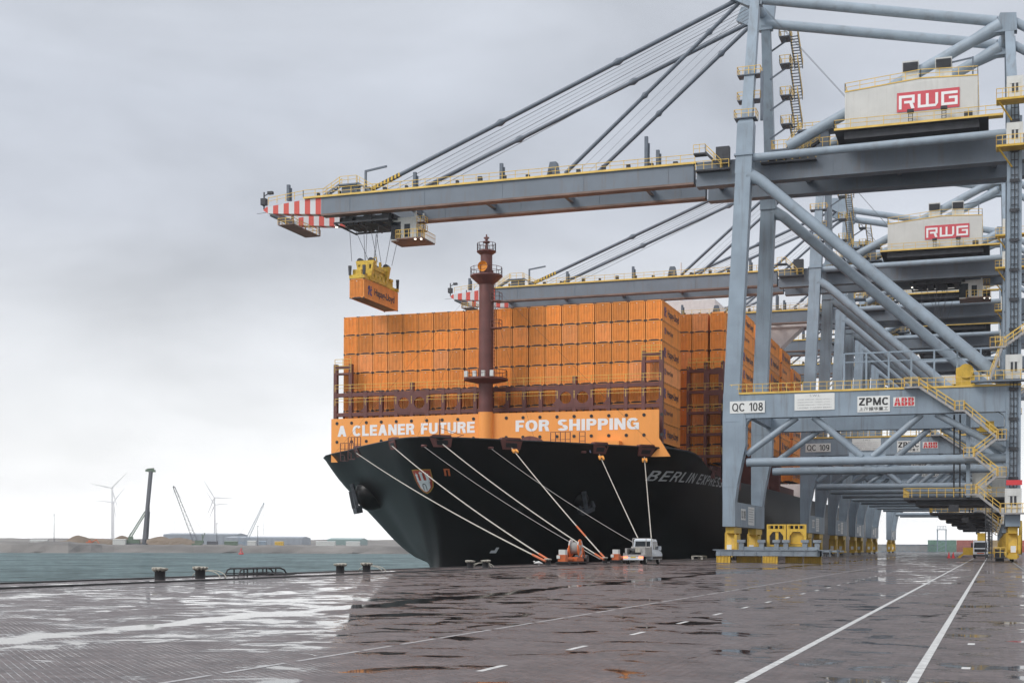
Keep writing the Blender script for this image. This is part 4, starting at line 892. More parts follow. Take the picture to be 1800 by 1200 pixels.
for a, y0 in ((-58.3, 175.6), (XC+.6, 173.6)):
    for k in range(5): mb.lathe((a+k*.42,y0+k*.3,15.2-.07*k), [(.1,0),(.26,.12),(.1,.26)], 8)
S(mb, 'anchor_chain', M['ship_white'])
mb = MB(); mb.bar((-51.5,178.2,14.4),(-51.9,177.9,15.6),.12); S(mb, 'hose', mat('hose_blue', (.25,.27,.45)))

# ------------------------------------------------------------------ lashing bridges
def lashing(x0, x1, y, z0, zrun, ztower, ncol, name_towers, circles=()):
    mb, mr = MB(), MB(); w = (x1-x0)/ncol
    for i in range(ncol+1):
        x = x0+w*i; top = ztower if any(a-.01 <= x <= c+.01 for a, c in name_towers) else zrun+(1.2 if i in (5, 15) else 0)
        mb.box(x-.27, x+.27, y, y+.7, z0, top)
    for i in range(ncol): mb.box(x0+w*(i+.5)-.09, x0+w*(i+.5)+.09, y+.3, y+.6, z0, zrun-3.2)
    for z in (zrun-.2, zrun-3.2, zrun-6.2):
        if z > z0: mb.box(x0, x1, y+.05, y+.75, z-.45, z+.1)
    for zz in (zrun+.1, zrun-2.0): mr.rail([(x0, y+.02, zz), (x1, y+.02, zz)], 1.05, 2.5, .07)
    for a, c in name_towers:
        z = zrun+2.9
        while z < ztower-.2: mb.box(a, c, y+.05, y+.75, z-.2, z+.1); mr.rail([(a, y+.02, z+.1), (c, y+.02, z+.1)], 1.05, 2.5, .07); z += 2.9
        mb.box(a, c, y+.05, y+.75, ztower-.6, ztower-.3); mr.rail([(a, y+.02, ztower-.3), (c, y+.02, ztower-.3)], 1.05, 1.2, .075)
    for i in circles:   # plated cells with a round man hole
        cx, cz = x0+w*(i+.5), zrun-1.9; n = 24; out = []; inn = []
        for k in range(n):
            a = 2*math.pi*(k+.5)/n; inn.append((cx+.86*math.cos(a), cz+.86*math.sin(a)))
            m_ = max(abs(math.cos(a))/(w/2-.1), abs(math.sin(a))/1.5); out.append((cx+math.cos(a)/m_, cz+math.sin(a)/m_))
        for k in range(n):
            j = (k+1) % n; mb.loft([[(p[0], yy, p[1]) for p in (out[k], out[j], inn[j], inn[k])] for yy in (y-.02, y+.3)])
    for i in range(ncol):
        if i in circles: continue
        cx = x0+w*i
        mb.loft([[(x_, yy, z_) for x_, z_ in ((cx+.17,zrun-.42),(cx+.17,zrun-1.0),(cx+.75,zrun-.42))] for yy in (y+.1, y+.3)])
        if i % 3 == 1: mb.loft([[(x_, yy, z_) for x_, z_ in ((cx+w-.17,zrun-3.0),(cx+w-.17,zrun-2.2),(cx+w-.9,zrun-3.0))] for yy in (y+.1, y+.3)])
    o = S(mb, 'lashing_bridge', M['maroon']); S(mr, 'railing', M['rail_yellow'], o)
    ml = MB()
    for i in range(ncol):
        for z in (zrun-.5, zrun-3.5):
            if z > z0 and (i*7+int(z)) % 3: ml.box(x0+w*(i+.4), x0+w*(i+.6), y+.1, y+.3, z-.12, z-.02)
    S(ml, 'bridge_lamp', M['cabinet'], o)
B1L, B1R = -94.1, -44.1
lashing(B1L-.55, B1R+.15, 187.3, 14.3, 24.9, 29.2, 20, ((B1L-.6, B1L+2.1), (B1R-2.6, B1R+.2)), (4, 5, 14, 15))
def tower2(x0, x1, y):
    mb, mr = MB(), MB()
    for x in (x0, (x0+x1)/2, x1): mb.box(x-.22, x+.22, y, y+1.0, 11.5, 29.9 if x > x0 else 29.2)
    for z in (28.6, 25.4, 22.2, 18.9, 15.6): mb.box(x0, x1, y+.05, y+.95, z-.3, z+.1); mr.rail([(x0, y+.02, z+.1), (x1, y+.02, z+.1)], 1.05, 1.2, .075)
    xa, xb = (x0+x1)/2+.22, x1-.22
    for z0, z1 in ((25.5,28.3),(22.3,25.1)):
        for a, c in ((xa, xa+.35), (xb-.35, xb)): mb.box(a, c, y+.02, y+.5, z0, z1)
        mb.box(xa+.35, xb-.35, y+.02, y+.5, z1-.35, z1)
    mb.box(x1-.1, x1+.12, y, y+2.6, 12, 24)
    mr.rail([(x0, y+.02, 29.3), (x1, y+.02, 29.3)], 1.05, 1.2, .075)
    o = S(mb, 'lashing_bridge', M['maroon']); S(mr, 'railing', M['rail_yellow'], o)
tower2(-44.0, -38.75, 205.6)
mr = MB(); mr.rail([(-44, 203, 12.6), (-39.0, 203.2, 12.4), (-38.9, 214, 12.3)], 1.3, .8, .07); mr.box(-43.5,-39.5,203.5,204,12,13.2); S(mr, 'side_railing', M['maroon'])
for y in (221.2, 236.0, 250.7, 265.4):
    mb = MB(); mb.box(-44,-38.9,y,y+.9,11,25); mb.box(-39.2,-38.8,y-.2,y+1.2,11,28.5); S(mb, 'lashing_bridge', M['maroon'])
mb = MB(); mb.box(XC-27.6,XC+27.6,210,305,12.0,14.4); S(mb, 'hatch_coaming', M['maroon'])
mb = MB(); mb.box(XC-24.6,XC+24.4,189.4,201.2,12.4,16.36); S(mb, 'hatch_coaming', M['dark_steel'])
# wheelhouse block far aft, white
mb = MB(); mb.box(-98,-40.2,308.3,322,12,38); mb.box(-90,-48,308,322,12,50.8); mb.box(-99.5,-38.6,307.5,314,50.8,54.6); mb.box(-99.5,-38.6,307,314.5,54.6,54.9)
for s in (-1, 1): mb.loft([[(XC+s*x,y,z) for x, z in ((21,50.8),(29.0,50.8),(21,43.5))] for y in (308, 312)])
mb.box(-78,-60,309,320,54.9,58.2)
sup = S(mb, 'wheelhouse', M['ship_white']); mb = MB(); mb.box(-98,-40,307.4,307.5,52.0,53.6); S(mb, 'window', M['glass'], sup)
mb = MB(); mb.tube([(-69,314,58),(-69,314,68)],[.5,.2],8); mb.bar((-71.5,314,62),(-66.5,314,62),.4); mb.bar((-70.5,313.5,65),(-67.5,313.5,65),.3); mb.lathe((-66,312,58.2),[(.3,0),(.3,1.6),(1.1,2.2),(1.1,3.2),(.3,3.9)],12); mb.rail([(-78,309,58.2),(-60,309,58.2)],1.1,1.5,.09)
for x in (-76,-73,-63,-61.5): mb.bar((x,311,58),(x,311,62.5+(x%2)),.12)
S(mb, 'radar_mast', M['ship_white'], sup)
mb = MB(); mb.rail([(-99.4,307.2,54.9),(-38.7,307.2,54.9)],1.1,2,.09); S(mb, 'bridge_railing', M['ship_white'], sup)

# ------------------------------------------------------------------ containers
CW, CL, CH, TP = 2.35, 12.19, 2.80, 2.895
def container_mesh():
    mb = MB(); x, y, z = CW/2, CL, CH; h0, h1 = .16, CH-.14
    # frame posts and rails
    for sx in (-1, 1):
        for y0 in (0, CL-.14): mb.box(sx*x, sx*(x-.12), y0, y0+.14, 0, CH)
        mb.box(sx*x, sx*(x-.10), .14, CL-.14, 0, h0); mb.box(sx*x, sx*(x-.08), .14, CL-.14, h1, CH)
    for y0 in (0, CL-.12): mb.box(-x+.12, x-.12, y0, y0+.12, 0, h0); mb.box(-x+.12, x-.12, y0, y0+.12, h1, CH)
    # corrugated ends and sides
    def corr(p0, d, n, L, inw):
        pts = []; pitch = L/n
        for i in range(n):
            for a, dep in ((.0,.0),(.32,.0),(.5,.085),(.82,.085)): pts.append((a*pitch+i*pitch, dep))
        pts.append((L, 0)); vs = []
        for s_, dep in pts:
            q = Vector(p0)+Vector(d)*s_+Vector(inw)*(.02+dep)
            vs += [(q.x,q.y,h0),(q.x,q.y,h1)]
        mb.add(vs, [(2*i,2*i+2,2*i+3,2*i+1) for i in range(len(pts)-1)])
    corr((-x+.12,0,0),(1,0,0),9,CW-.24,(0,1,0)); corr((-x+.12,CL,0),(1,0,0),9,CW-.24,(0,-1,0))
    corr((x,.14,0),(0,1,0),40,CL-.28,(-1,0,0)); corr((-x,.14,0),(0,1,0),40,CL-.28,(1,0,0))
    mb.box(-x+.08, x-.08, .12, CL-.12, CH-.06, CH-.02); 
    mb.cur = 1
    mb.box(-x+.1, x-.1, .14, CL-.14, .05, .10)
    for sx in (-1, 1):
        for y0 in (-.006, CL-.17): 
            mb.box(sx*(x+.004), sx*(x-.17), y0, y0+.176, -.07, .11); mb.box(sx*(x+.004), sx*(x-.17), y0, y0+.176, CH-.11, CH+.025)
    mb.box(-x*.62, x*.62, -.008, .10, -.02, .10); mb.box(-x*.35, x*.45, -.010, .06, .09, .14)  # dark bars paint the shade of the recess under the container end
    mb.cur = 2
    mb.box(-.10, .06, -.012, .03, CH-.36, CH-.28)
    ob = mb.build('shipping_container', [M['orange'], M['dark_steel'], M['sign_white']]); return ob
def emblem(mb, o, a, u, w, h):
    o, a, u = Vector(o), Vector(a), Vector(u)
    def P(pts): mb.add([o+a*w*x+u*h*y for x, y in pts], [tuple(range(len(pts)))])
    P([(.05,.10),(.30,0),(.42,.45),(.20,.55)]); P([(.20,.58),(.42,.48),(.50,.92),(.30,1.0)]); P([(.55,.05),(.85,0),(1.0,.12),(.80,.18),(.72,.45),(.60,.45)])
    P([(.58,.48),(.72,.48),(.85,.95),(.68,1.0)]); P([(.75,.50),(1.0,.62),(.95,.70),(.78,.66)]); P([(.42,.42),(.60,.40),(.60,.56),(.44,.58)]); P([(.0,.55),(.18,.58),(.27,.95),(.1,.9)])
def logo_mesh(big):
    m1, m2 = MB(), MB(); x = CW/2+.012
    if big: emblem(m1, (x,1.3,.62), (0,1,0), (0,0,1), 1.5, 1.5); lettering(m2, 'Hapag-Lloyd', (x,3.6,.62), (0,7.2,0), (0,0,1.35), bold=.02)
    else: emblem(m1, (x,1.6,1.1), (0,1,0), (0,0,1), .95, .95); lettering(m2, 'Hapag-Lloyd', (x,2.8,1.12), (0,4.2,0), (0,0,.82), bold=.02)
    a = m1.build('emblem', M['blue_ink']); c = m2.build('lettering', M['dark_ink']); return a, c
box0 = container_mesh(); LOGO = {b: logo_mesh(b) for b in (True, False)}
ORD = ['first','second','third','fourth','fifth','sixth','seventh','eighth','ninth','tenth','eleventh','twelfth','thirteenth','fourteenth','fifteenth','sixteenth','seventeenth','eighteenth','nineteenth','twentieth']
TIER = ['bottom','second','third','fourth','fifth','sixth','seventh','eighth','ninth']
used = set()
def put(x, y, z, label, group, logo=None):
    first = not used; used.add(label); o = box0 if first else box0.copy()
    if not first: C.objects.link(o)
    o.location = (x, y, z); tag(o, label, 'container', group)
    if logo is not None:
        for k in LOGO[logo]: c = k.copy(); C.objects.link(c); c.parent = o
    return o
pit = (B1R-B1L)/20
gaps = lambda i: (.07 if i >= 8 else 0)+(.07 if i >= 12 else 0)-.07     # wider dark slots after the eighth and twelfth stack
rnd = random.Random(21)
for i in range(20):
    for k in range(7):
        if k == 0 and i < 19: continue
        t_n = 'top' if k == 6 else TIER[k]
        col = ORD[i]+' stack from the left' if i < 10 else (ORD[19-i]+' stack from the right' if i < 19 else 'rightmost stack')
        if i == 0: col = 'leftmost stack'
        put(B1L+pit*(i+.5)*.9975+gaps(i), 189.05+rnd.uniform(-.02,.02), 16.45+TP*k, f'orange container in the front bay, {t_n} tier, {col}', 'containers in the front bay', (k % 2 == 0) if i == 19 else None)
BAYS = [(208.0, 14.55, 8, 3, 'second'), (222.75, 17.2, 8, 2, 'third'), (237.5, 17.2, 8, 2, 'fourth'), (252.2, 17.2, 8, 2, 'fifth'), (267.0, 17.2, 8, 2, 'sixth'), (283.0, 15.2, 8, 2, 'seventh')]
for y, z0, n, cols, nm in BAYS:
    for c in range(cols):
        for k in range(n):
            t_n = 'top' if k == n-1 else TIER[k]
            cn = 'quay side stack' if c == 0 else ('next stack inward' if c == 1 else 'third stack inward')
            big = (k+BAYS.index((y, z0, n, cols, nm))) % 3 != 1
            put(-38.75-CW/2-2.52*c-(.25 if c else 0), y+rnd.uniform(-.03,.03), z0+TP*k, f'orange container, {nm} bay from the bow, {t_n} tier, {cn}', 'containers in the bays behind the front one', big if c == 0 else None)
for a in LOGO.values():
    for k in a: bpy.data.objects.remove(k)

# ------------------------------------------------------------------ container on the hoist, with its spreader
hx, hy = -88.5, 182.0
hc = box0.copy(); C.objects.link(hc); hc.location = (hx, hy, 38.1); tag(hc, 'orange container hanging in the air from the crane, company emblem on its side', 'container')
a, c = logo_mesh(True)
for k in (a, c): k.parent = hc
so = (hx, 188.1, 41.0); sp = empty('container_spreader', so, 'yellow spreader and headblock gripping the hanging container, hung from the boom ropes', 'spreader')
SPB = lambda mb, n, m, p=sp: mb.build(n, m, p, so)
mb = MB()
for x in (-.55, .55): mb.box(hx+x-.22, hx+x+.22, 182.3, 193.9, 41.15, 41.6)
for y in (182.0, 193.9): mb.box(hx-1.25, hx+1.25, y, y+.4, 41.0, 41.55)
mb.box(hx-.9,hx+.9,184.6,191.6,41.25,41.9); SPB(mb, 'telescopic_beam', M['spreader'])
for y in (182.5, 192.2): mb = MB(); mb.box(hx-.9,hx+.5,y,y+1.5,41.6,42.4); mb.box(hx-.2,hx+.7,y+.2,y+1.2,42.4,42.8); SPB(mb, 'cable_basket', M['spreader'])
mb = MB(); mb.box(hx-.7,hx+.7,186.6,189.8,41.9,43.2)
for k in range(5): mb.box(hx+.3,hx+.95,185+k*1.3,185.8+k*1.3,41.6,42.2+.2*(k%2))
SPB(mb, 'power_pack', M['spreader'])
mb = MB()
for x in (-1.2, .6): mb.box(hx+x,hx+x+.25,185.0,191.2,43.0,43.6)
for y in (185.0, 190.3): 
    mb.loft([[(hx+x,y+dy,z) for x, z in ((-1.3,42.2),(1.0,42.2),(1.2,43.4),(1.35,44.2),(-1.65,44.2),(-1.5,43.4))] for dy in (0,.8)])
mb.box(hx-.9,hx+.8,185.6,190.6,43.0,43.5); mb.bar((hx+.4,187,43.5),(hx+.4,187,45.0),.12); mb.bar((hx+.8,187,43.5),(hx+.8,187,45.0),.12); mb.bar((hx+.4,187,45),(hx+.8,187,45),.12); mb.bar((hx+.6,188.8,43.5),(hx+.6,188.8,44.6),.3)
SPB(mb, 'headblock', M['spreader'])
mb = MB()
for y in (185.4, 190.7):
    for x in (-1.05, .75): mb.cyl((hx+x,y,44.15),'y',.5,.6,16)
SPB(mb, 'sheave', M['black_iron'])
mb = MB()
for x, y in ((-1.15,182.1),(1.15,182.1),(-1.15,194.1),(1.15,194.1)): mb.loft([[(hx+x+d,y-.2,z) for d, z in ((-.14,41.5),(.14,41.5),(.22,42.9),(-.22,42.9))], [(hx+x+d,y+.1,z) for d, z in ((-.14,41.5),(.14,41.5),(.22,42.9),(-.22,42.9))]])
SPB(mb, 'flipper', M['dark_steel'])
# ------------------------------------------------------------------ bollards, ladder hoops, fender frame on the quay edge
def make_bollard(loc, label, h=.62):
    b = empty('mooring_bollard', loc, label, 'bollard', 'bollards along the quay edge')
    mb = MB(); mb.lathe((0,0,0), [(.36,0),(.36,.04),(.25,.06),(.24,h-.16),(.27,h-.12),(.22,h-.1)], 20); mb.build('post', M['black_iron'], b, smooth=True)
    mb = MB(); mb.loft([[(r*(1.25 if abs(math.cos(2*math.pi*k/20)) > .6 else 1)*math.cos(2*math.pi*k/20), r*math.sin(2*math.pi*k/20), z+.035*math.sin(3*k)) for k in range(20)] for r, z in ((.24,h-.14),(.31,h-.08),(.32,h-.02),(.18,h))]); mb.build('cap', M['worn_cap'], b, smooth=True)
    return b
BX = -36.35
b0 = make_bollard((BX, 54.2, 0), 'black bollard with worn pale cap, nearest of all, left of the first pair')
def bol(x, y, lab):
    c = copy_tree(b0); c.location = (x, y, 0); c['label'] = lab; c.rotation_euler.z = y; return c
bol(BX, 57.6, 'black bollard with pale cap, right one of the first pair, beside pale ladder hoops')
bol(BX, 72.7, 'black bollard with pale cap, left one of the second pair, water behind it')
bol(BX, 76.3, 'black bollard with pale cap, right one of the second pair, before a hoop')
bol(BX, 94.0, 'black bollard standing in front of the ship stem, left one of its pair')
bol(BX, 97.2, 'black bollard in front of the black hull, right one of its pair, beside a hoop')
bol(BX, 112.6, 'bollard wound with the two leftmost mooring ropes and orange chafe sleeves')
bol(BX, 131.0, 'bollard holding the ropes between the reel trailer and the white pickup')
bol(BX, 150.0, 'bollard hidden behind the white pickup, two steep ropes rising from it')
def make_hoop(y, label, pipe=True):
    h = empty('ladder_hoop', (QE+.25, y, 0), label, 'ladder hoop', 'pale hoops at the quay ladders')
    for dy in (0, .55):
        mb = MB(); mb.tube([(0.9*math.cos(math.pi*k/12)*1.0+.4, dy+.25*k/12, .40*math.sin(math.pi*k/12)) for k in range(13)], .025, 6); mb.build('hoop_pipe', M['worn_cap'], h, smooth=True)
    return h
hp0 = make_hoop(59.6, 'pair of pale curved hoops at the ladder right of the first bollard pair')
for y, lab in ((78.8, 'pale curved hoops at the ladder right of the second bollard pair'), (98.8, 'pale curved hoops in front of the black hull, right of the third bollard pair')):
    c = copy_tree(hp0); c.location.y = y; c['label'] = lab
mb = MB(); y0, y1, x = 62.0, 67.6, QE+.3
for xx in (x, x+.8):
    mb.tube([(xx,y0,.02),(xx,y0+.35,.40),(xx,y0+.6,.45),(xx,y1-1.2,.45),(xx,y1-.7,.36),(xx,y1-.3,.05)], .045, 8)
    mb.bar((xx,y0+.3,.2),(xx,y1-.9,.2),.05)
    for k in range(4): mb.bar((xx,y0+1.0+k*1.0,.03),(xx,y0+1.0+k*1.0,.45),.06)
for k in range(3): mb.bar((x,y0+.6+k*2,.45),(x+.8,y0+.6+k*2,.45),.05)
mb.box(x-.1,x+1.0,y1-2.2,y1+.2,.02,.16)
tag(mb.build('ladder_guard', M['black_iron']), 'low black tubular guard frame on the quay edge between the bollard pairs', 'guard frame')
g = MB(); gx, gy = -36.6, 109.6
g.tube([(gx,gy,.25),(gx+.12,gy+.1,.30),(gx+.34,gy+.28,.32),(gx+.5,gy+.4,.26),(gx+.62,gy+.5,.22)], [.03,.09,.12,.07,.02], 10); g.lathe((gx+.02,gy,.33), [(.02,0),(.07,.03),(.075,.09),(.03,.14)], 10); g.bar((gx-.1,gy-.09,.40),(gx+.0,gy,.42),.025)
for d in (0,.08): g.bar((gx+.3+d,gy+.25,0),(gx+.3+d,gy+.25,.22),.02)
tag(g.build('seagull', M['feather'], smooth=True), 'white gull standing on the quay edge left of the roped bollard', 'gull')
mb = MB(); mb.box(-37.2,-35.8,176.5,179.5,.45,.55)
for x_, y_ in ((-37.1,176.7),(-35.9,176.7),(-36.5,178),(-35.9,179.3)): mb.loft([[(x_-.1,y_,0),(x_+.1,y_,0),(x_+.1,y_+.12,0),(x_-.1,y_+.12,0)],[(x_-.2,y_,.45),(x_+.2,y_,.45),(x_+.2,y_+.12,.45),(x_-.2,y_+.12,.45)]])
tag(mb.build('cleat_table', M['worn_cap']), 'small pale low steel cleat on the quay between the pickup and the crane', 'cleat')
# ------------------------------------------------------------------ mooring ropes
def rope(p, q, sag, label, thin=False, sleeve=None, hook=False):
    p, q = Vector(p), Vector(q); pts = [p+(q-p)*i/24-Vector((0,0,sag*4*(i/24)*(1-i/24))) for i in range(25)]
    mb = MB(); mb.tube(pts, .038 if thin else .066, 6); o = mb.build('mooring_rope', M['rope_dark' if thin else 'rope'], smooth=True); tag(o, label, 'mooring rope', 'mooring ropes from the bow to the quay')
    for a, c in (sleeve or ()):
        mb = MB(); mb.tube([pts[k] for k in range(a, c+1)], .10, 8); mb.build('chafe_sleeve', M['orange_gear'], o, smooth=True)
    if hook:
        mb = MB(); c = pts[1]; d = (pts[2]-pts[0]).normalized()
        for s_ in (-.25, .25): mb.bar(c+Vector((s_,-.1,.2))-d*.1, c+Vector((s_,-.1,.2))+d*1.1, .22)
        mb.bar(c+Vector((-.3,-.1,.2))+d*.1, c+Vector((.3,-.1,.2))+d*.1, .25); mb.build('rat_guard', M['guard_orange'], o)
    return o
M['guard_orange'] = mat('guard_orange', (.8, .35, .07), .5)
hpp = lambda side, t, z: hull_pt(t, z, side, .15)
Z = 14.6
rope(hpp(-1,16.0,14.9), (BX-.1,112.2,.42), .5, 'pale mooring rope farthest left, running from the starboard bow to the first roped bollard', sleeve=[(23,24)])
rope(hpp(-1,3.4,14.8), (BX+.1,112.6,.5), .5, 'pale mooring rope second from left, passing over the city arms', sleeve=[(23,24)])
rope(hpp(1,.1,14.4), (BX,129.4,.45), .5, 'thin worn rope from the pipe left of the bow centre to the quay', thin=True)
rope(hpp(1,1.1,14.7), (BX,130.6,.42), .4, 'pale mooring rope from the middle fairlead down past the rope reel', sleeve=[(23,24)])
rope(hpp(1,5.8,14.4), (BX,144.2,1.9), .4, 'thin worn rope from the bow pipe to behind the pickup', thin=True)
rope(hpp(1,8.0,14.6), (BX,131.2,.5), .2, 'pale rope crossing the others steeply, orange sleeve near its foot', sleeve=[(18,20),(23,24)], hook=True)
rope(hpp(1,18.7,14.3), (BX,148.6,.5), .1, 'steep pale rope from the fairlead left of the ship name to behind the pickup', hook=True)
rope(hpp(1,23.9,14.2), (BX+.2,150.6,.5), .1, 'nearly upright pale rope beside the ship name, ending behind the pickup', hook=True)
# ------------------------------------------------------------------ mobile mooring units with orange gear
def mooring_unit(y, label, reel):
    u = empty('mooring_unit', (-36.2, y, 0), label, 'mooring winch', 'orange mooring winches on the quay edge')
    mb = MB(); mb.box(-.6,.6,0,6.6,.2,.3)
    for k in range(3): mb.box(-.65,.65,.2+k*2.6,.5+k*2.6,.0,.2)
    mb.build('skid', M['black_iron'], u); mb = MB(); mb.cyl((0,1.9,.52),'y',.2,1.6,14); mb.box(-.5,.5,2.9,5.2,.34,.6); mb.box(-.35,.5,3.2,4.8,.6,.72)
    mb.build('base_frame', M['orange_gear'], u)
    mb = MB(); mb.box(-.4,.3,.1,.9,.34,.95); mb.build('control_box', M['orange_gear'], u)
    mb = MB(); mb.box(-.35,.25,.15,.85,.95,1.4); mb.box(-.5,-.2,.02,.6,.6,.9); mb.build('cabinet', M['cabinet'], u)
    mb = MB(); mb.cyl((0,6.2,.5),'x',.42,1.2,14); mb.box(-.3,.3,5.5,7.2,.3,.7); mb.build('capstan', M['black_iron'], u, smooth=True)
    if reel:
        for s_ in (-.42, .42):
            mb = MB(); mb.cyl((s_+.1,3.9,1.55),'x',.8,.08,28); o = mb.build('reel_flange', M['reel_face'] if 'reel_face' in M else M['orange_gear'], u, smooth=True)
            mb = MB(); mb.cyl((s_+.1+(.06 if s_ > 0 else -.06),3.9,1.55),'x',.25,.06,16); mb.build('hub', M['alu'], o)
        mb = MB(); mb.cyl((.1,3.9,1.55),'x',.55,.74,24); mb.build('wound_rope', M['rope_dark'], u, smooth=True)
        mb = MB()
        for s_ in (-.62,.82): mb.bar((s_,3.4,.7),(s_,3.9,1.55),.1); mb.bar((s_,4.4,.7),(s_,3.9,1.55),.1)
        mb.build('reel_stand', M['orange_gear'], u)
    return u
def reel_face():
    m = bpy.data.materials.new('reel_face'); m.use_nodes = True; t = m.node_tree; b = t.nodes['Principled BSDF']; co = t.nodes.new('ShaderNodeTexCoord'); w = t.nodes.new('ShaderNodeTexNoise'); w.inputs['Scale'].default_value = .8
    t.links.new(co.outputs['Object'], w.inputs['Vector']); r = t.nodes.new('ShaderNodeValToRGB'); r.color_ramp.interpolation = 'CONSTANT'; r.color_ramp.elements[0].color = (.72,.17,.04,1); r.color_ramp.elements[1].color = (.55,.53,.52,1); r.color_ramp.elements[1].position = .52
    t.links.new(w.outputs['Fac'], r.inputs[0]); t.links.new(r.outputs[0], b.inputs['Base Color']); b.inputs['Roughness'].default_value = .6; return m
M['reel_face'] = reel_face()
mooring_unit(116.2, 'orange mooring winch with a big upright rope reel and white cabinet', True)
mooring_unit(134.5, 'orange mooring winch without a reel, half hidden by the white pickup', False)
# ------------------------------------------------------------------ white crew-cab pickup, seen from behind
vo = (-32.6, 129.0, 0); van = empty('pickup_truck', vo, 'white crew cab flatbed pickup on the quay with glowing tail lamps, seen from behind', 'pickup truck', rz=R(-2))
def vb(mb, n, m, par=van, smooth=False): return mb.build(n, m, par, (0,0,0), smooth)
def wheel(par, x, y, r, w, name='wheel'):
    mb = MB(); mb.tube([(x-w/2,y,r),(x-w/2+.04,y,r),(x+w/2-.04,y,r),(x+w/2,y,r)], [r*.9,r,r,r*.9], 22); o = mb.build(name, M['tyre'], par, smooth=True)
    mb = MB(); mb.cyl((x,y,r),'x',r*.55,w+.03,14); mb.build('rim', M['alu'], o)
mb = MB()  # cab: side profile (y, z) swept across
prof = [(2.1,.45),(5.75,.45),(5.8,.95),(5.35,1.22),(4.75,1.35),(4.1,2.3),(3.7,2.44),(2.5,2.46),(2.25,2.35),(2.1,1.2)]
secs = []
for x in (-1.0,-.96,.96,1.0): secs.append([(x*(1 if z < 1.3 else .9), y, z if abs(x) < .97 else z*.995+.002) for y, z in prof])
mb.loft(secs); cab = vb(mb, 'cab', M['van_white'])
mb = MB(); mb.loft([[(x,2.1+(z-1.2)*.13-e,z) for x, z in ((-.78,1.45),(.78,1.45),(.74,2.22),(-.74,2.22))] for e in (.0,.035)]); vb(mb, 'rear_window', M['glass'])
for s_ in (-1, 1):
    for ya, yb, yc, yd in ((2.5,3.2,3.2,2.55),(3.3,4.45,4.0,3.3)):
        mb = MB(); mb.loft([[(s_*(.905+e+(1.32-.0)*0+ (.085 if z < 1.5 else 0)),y,z) for y, z in ((ya,1.42),(yb,1.42),(yc,2.2),(yd,2.2))] for e in (0,.02)]); vb(mb, 'side_window', M['glass'])
    mb = MB(); mb.box(s_*1.0,s_*1.28,4.25,4.4,1.35,1.75); vb(mb, 'wing_mirror', M['van_white'])
    mb = MB(); mb.box(s_*.98,s_*1.02,2.2,5.7,.5,.75); vb(mb, 'side_trim', M['black_iron'])
mb = MB(); mb.box(-1.02,1.02,-1.1,2.05,.75,.9); mb.box(-1.02,1.02,-1.12,-1.06,.72,.95); mb.box(-1.02,-.97,-1.05,2.05,.9,1.1); vb(mb, 'flatbed', M['alu'])
mb = MB(); mb.box(-.98,.98,1.5,2.0,.9,1.72); mb.box(-.98,-.8,-.6,1.5,.9,1.55); mb.box(.55,.98,-.4,1.5,.9,1.62); vb(mb, 'tool_box', M['alu'])
mb = MB(); mb.cyl((-.35,.4,1.3),'x',.22,.8,14); mb.cyl((-.2,-.1,1.25),'x',.3,.25,16); mb.box(-.7,.2,-.2,.9,.9,1.15); vb(mb, 'hose_reel', M['black_iron'])
mb = MB(); mb.box(.05,.5,-.62,-.56,1.15,1.6); vb(mb, 'notice_panel', M['worn_cap'])
mb = MB(); mb.box(-1.0,1.0,-1.16,-1.1,.42,.72); vb(mb, 'rear_bumper', M['van_white'])
for s_ in (-.82, .72):
    mb = MB(); mb.box(s_-.16,s_+.26,-1.2,-1.161,.60,.74); vb(mb, 'tail_lamp', M['tail_red'])
mb = MB(); mb.box(-.26,.26,-1.19,-1.161,.62,.73); vb(mb, 'number_plate', mat('plate_yellow', (.6,.42,.04)))
mb = MB(); mb.bar((-.95,1.95,.9),(-.95,1.95,2.5),.07); mb.bar((.95,1.95,.9),(.95,1.95,2.5),.07); mb.bar((-.95,1.95,2.5),(.95,1.95,2.5),.08); mb.bar((.4,1.95,1.7),(.4,1.95,2.5),.06); mb.box(-.5,.5,2.9,3.2,2.45,2.55); vb(mb, 'ladder_rack', M['alu'])
for x in (-.85, .85):
    wheel(van, x, -.0, .36, .3); wheel(van, x, 4.75, .36, .26)
# ------------------------------------------------------------------ lorry facing the camera, with yellow lift boom
to = (-1.95, 246, 0); lorry = empty('lift_lorry', to, 'white lorry with yellow lift boom facing the viewer under the far cranes', 'lorry')
tb = lambda mb, n, m, par=lorry, smooth=False: mb.build(n, m, par, (0,0,0), smooth)
mb = MB(); mb.loft([[(x,y,z) for y, z in ((0,.6),(2.2,.6),(2.2,2.95),(.35,2.95),(.05,1.75))] for x in (-1.2,1.2)]); mb.box(-1.1,1.1,2.3,8.5,.8,1.1); tb(mb, 'cab', M['van_white'])
mb = MB(); mb.loft([[(x,y-e,z) for x, y, z in ((-1.08,.06,1.75),(1.08,.06,1.75),(1.02,.3,2.72),(-1.02,.3,2.72))] for e in (.0,.03)]); tb(mb, 'windscreen', M['glass'])
mb = MB(); mb.box(-1.0,1.0,-.06,0,1.05,1.55); mb.loft([[(x,-.08,z) for x, z in ((-.6,1.05),(.6,1.05),(.9,1.5),(-.9,1.5))],[(x,-.03,z) for x, z in ((-.6,1.05),(.6,1.05),(.9,1.5),(-.9,1.5))]]); mb.box(-1.22,1.22,-.12,.1,.28,.62); tb(mb, 'grille', M['black_iron'])
for s_ in (-1, 1):
    mb = MB(); mb.box(s_*.75,s_*1.12,-.15,-.02,.66,.9); tb(mb, 'headlight', M['cabinet'])
    mb = MB(); mb.box(s_*1.25,s_*1.55,.1,.25,1.8,2.6); tb(mb, 'wing_mirror', M['black_iron'])
